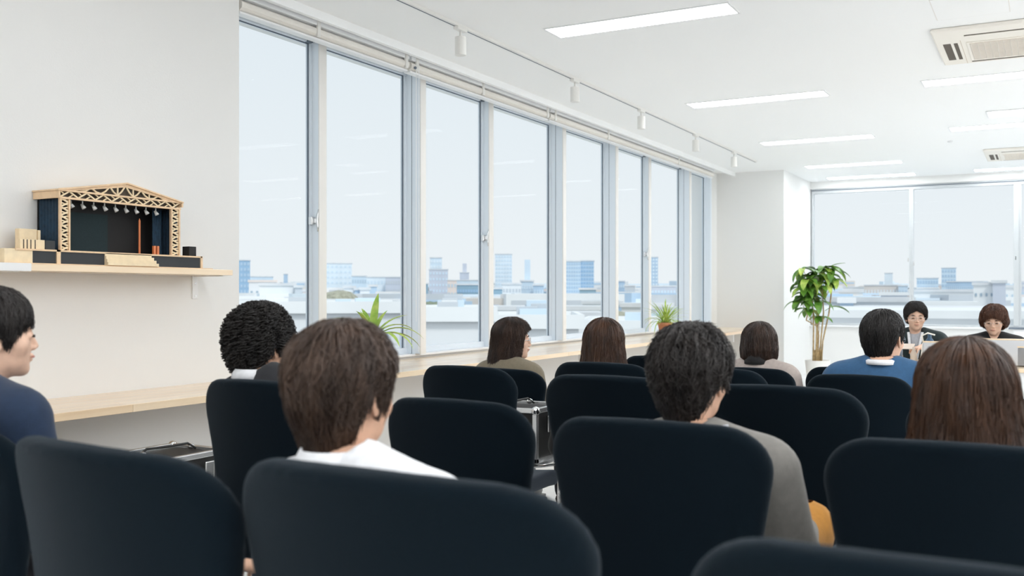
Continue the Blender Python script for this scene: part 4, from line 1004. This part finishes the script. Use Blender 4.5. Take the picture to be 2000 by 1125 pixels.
# big near roofs along the window side
def roofslab(lb, x0, x1, ytop, D, dep, nwin):
    t = B('neighbour_building', lb, x0, x1, ytop, D, 'white2', depth=dep, roof='white', win=(nwin, 8, .22, .30), wcol=CM['mid'], grp='near roofs below the windows')
    w_ = (at(x1, ytop, D)-at(x0, ytop, D)).length; h_ = at((x0+x1)/2, ytop, D).z-GZ; r2 = random.Random(int(x0))
    for (a, b, c, d) in ((-w_/2, w_/2, -.3, 0), (-w_/2, w_/2, dep, dep+.3), (-w_/2-.3, -w_/2, -.3, dep+.3), (w_/2, w_/2+.3, -.3, dep+.3)):
        MB().box(a, b, c, d, h_, h_+.75).build('parapet', CM['white'], t)
    for k in range(5):
        a = r2.uniform(-w_/2+1, w_/2-2.5); b = r2.uniform(2, dep-2.5)
        MB().box(a, a+r2.uniform(.8, 1.8), b, b+1, h_, h_+r2.uniform(.8, 1.5)).build('roof_unit', CM[r2.choice(('grey', 'white', 'pale'))], t, bevel=.03)
    return t
roofslab('big white flat-roofed building close below the first two bays', 430, 800, 612, 62, 14, 12)
roofslab('big white flat-roofed building close below the middle bays', 812, 960, 628, 50, 10, 6)
roofslab('white flat-roofed building below the fourth and fifth bays', 960, 1130, 642, 52, 10, 8)
roofslab('white flat-roofed building below the far bays of the side windows', 1135, 1400, 650, 60, 12, 9)
B('long_building', 'long low white building beyond the near roof in the third bay', 815, 960, 606, 110, 'white', win=(16, 5, .6, .25), wcol=WINL)
B('long_building', 'long low white building beyond the near roof in first bays', 470, 810, 592, 130, 'white', win=(26, 5, .6, .25), wcol=WINL)
B('long_building', 'long low white building crossing the fourth and fifth bays', 955, 1180, 606, 120, 'white', win=(22, 5, .6, .25), wcol=WINL)
# far window side
B('tower', 'slim pale tower seen through the left far window', 1728, 1743, 534, 700, 'paler')
B('tower', 'pale blue wide tower in the middle far window', 1792, 1831, 544, 520, 'pale', win=(8, 10, .7, .5), wcol=CM['mid'])
B('tower', 'taller pale blue tower in the middle far window', 1840, 1866, 524, 560, 'pale', win=(5, 14, .6, .5), wcol=CM['mid'])
B('long_building', 'long blue-grey block on the skyline of the middle far window', 1852, 1925, 551, 480, 'mid', win=(20, 6, .5, .4), wcol=CM['pale'])
B('office_block', 'slate block at the foot of the pale blue wide tower', 1793, 1832, 564, 340, 'mid', roof='white')
B('office_block', 'small blue block on skyline left of the far mullion', 1755, 1772, 559, 420, 'pale', win=(3, 5, .6, .5))
B('apartment_building', 'cream apartment cluster on the left far window skyline', 1690, 1758, 558, 430, 'beige', win=(12, 6, .5, .4), wcol=CM['white'])
B('apartment_building', 'white cluster left of the cream apartments, far window', 1648, 1696, 562, 460, 'white', win=(8, 6, .5, .4), wcol=CM['pale'])
B('apartment_building', 'tall white apartment block with small windows behind auburn-haired person', 1903, 1940, 557, 170, 'white', win=(4, 9, .35, .2), wcol=WINM)
B('apartment_building', 'mauve-grey end wall of the tall white apartment block', 1940, 1963, 553, 168, 'lilac')
B('apartment_building', 'white rear wing right of the mauve-grey end wall', 1963, 1992, 562, 190, 'white', win=(3, 9, .3, .25))
B('shed_roof', 'low building with long slate roof left of the far mullion', 1722, 1770, 577, 150, 'lilac', roof='white')
B('house_block', 'white block with grey-blue windows left of the slate roof building', 1640, 1684, 571, 200, 'white', win=(4, 5, .6, .4), wcol=CM['grey'])
B('long_building', 'long white building filling the lower left far window', 1588, 1776, 590, 100, 'white', win=(20, 4, .5, .28), wcol=WINL)
B('house_block', 'blue-glazed block at lower left of the far window', 1641, 1666, 592, 92, 'mid', roof='white')
B('long_building', 'white block behind the lanyard man with plain walls', 1786, 1905, 570, 190, 'white', win=(10, 5, .35, .25), wcol=CM['pale'])
B('long_building', 'low white building with slate-blue roof strip behind lanyard man', 1810, 1902, 597, 120, 'mid', roof='white')
B('long_building', 'near pale building with row of small windows behind the desk', 1590, 1985, 611, 84, 'white', win=(30, 5, .3, .3), wcol=WINL)
B('near_roof', 'pale near rooftop filling the foot of the far windows', 1570, 2080, 622, 62, 'white2', roof='white', win=(18, 5, .2, .3), wcol=CM['pale'], depth=18)
B('office_block', 'pale lilac block at the far right window strip', 1994, 2030, 560, 300, 'lilac', win=(4, 6, .5, .4))
# distant skyline carpet
rs = random.Random(5); m1 = MB(); kk = ('white', 'paler', 'pale', 'grey', 'beige', 'lilac', 'mid', 'slate', 'pink', 'white2'); fm = []
for i in range(1300):
    px = rs.uniform(380, 2100); D = 190+900*rs.random()**1.3; w_ = rs.uniform(10, 24)
    yt = rs.uniform(561, 580) if D > 500 else rs.uniform(572, 600)
    if D > 650 and rs.random() < .12: yt = rs.uniform(548, 561)
    top = max(GZ+4, at(px, yt, D).z)
    c = at(px, None, D); a = rs.choice((TH, .2, 1.1, .6))+rs.uniform(-.1, .1)
    mt = Matrix.Translation((c.x, c.y, 0)) @ Matrix.Rotation(a, 4, 'Z'); d_ = rs.uniform(8, 16)
    k = rs.choices(range(10), (6, 3, 2.5, 2.5, 2, 1.2, 1.5, .7, 1.5, 3))[0]
    m1.box(-w_/2, w_/2, -d_/2, d_/2, GZ, top, mt); fm += [k]*6
    nw = int(w_/3)
    for r in range(2):
        m1.box(-w_/2+1, w_/2-1, -d_/2-.15, 0, top-2.3-r*3, top-1.2-r*3, mt); fm += [rs.choice((3, 6, 5)) if k != 6 else 1]*6
o = m1.build('distant_rooftops', CM['white'])
for k in kk[1:]: o.data.materials.append(CM[k])
o.data.polygons.foreach_set('material_index', fm)
tag(o, 'distant carpet of low white and blue-grey buildings reaching the horizon', 'buildings', kind='stuff')
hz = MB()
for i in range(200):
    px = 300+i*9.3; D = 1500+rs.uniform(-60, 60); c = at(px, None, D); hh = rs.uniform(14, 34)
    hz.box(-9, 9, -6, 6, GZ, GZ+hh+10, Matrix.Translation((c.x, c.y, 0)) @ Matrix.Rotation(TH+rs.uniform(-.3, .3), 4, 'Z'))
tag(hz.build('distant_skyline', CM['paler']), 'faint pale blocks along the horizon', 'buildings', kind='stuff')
def trees(lb, x0, x1, yt, D, mtl, n):
    m_ = MB()
    for i in range(n):
        px = rs.uniform(x0, x1); c = at(px, yt+rs.uniform(0, 5), D+rs.uniform(-6, 6)); r_ = rs.uniform(2.0, 3.6)
        m_.ball((c.x, c.y, c.z-r_), (r_*1.3, r_*1.3, r_), 9, 6); m_.tube([(c.x, c.y, GZ), (c.x, c.y, c.z-r_)], .3, 5)
    tag(m_.build('tree_clump', mtl, smooth=True), lb, 'trees', kind='stuff')
trees('olive tree clump among the blocks of the second bay', 645, 672, 566, 170, TREE2, 10)
trees('green and brown tree clump in the third bay', 838, 892, 588, 150, TREE, 16)
trees('tree clump at the foot of the fourth bay', 1026, 1052, 596, 140, TREE, 9)
trees('tree clump below the gridded tower in fifth bay', 1095, 1136, 598, 140, TREE, 12)
trees('olive tree clump in the sixth bay', 1193, 1212, 606, 118, TREE2, 7)
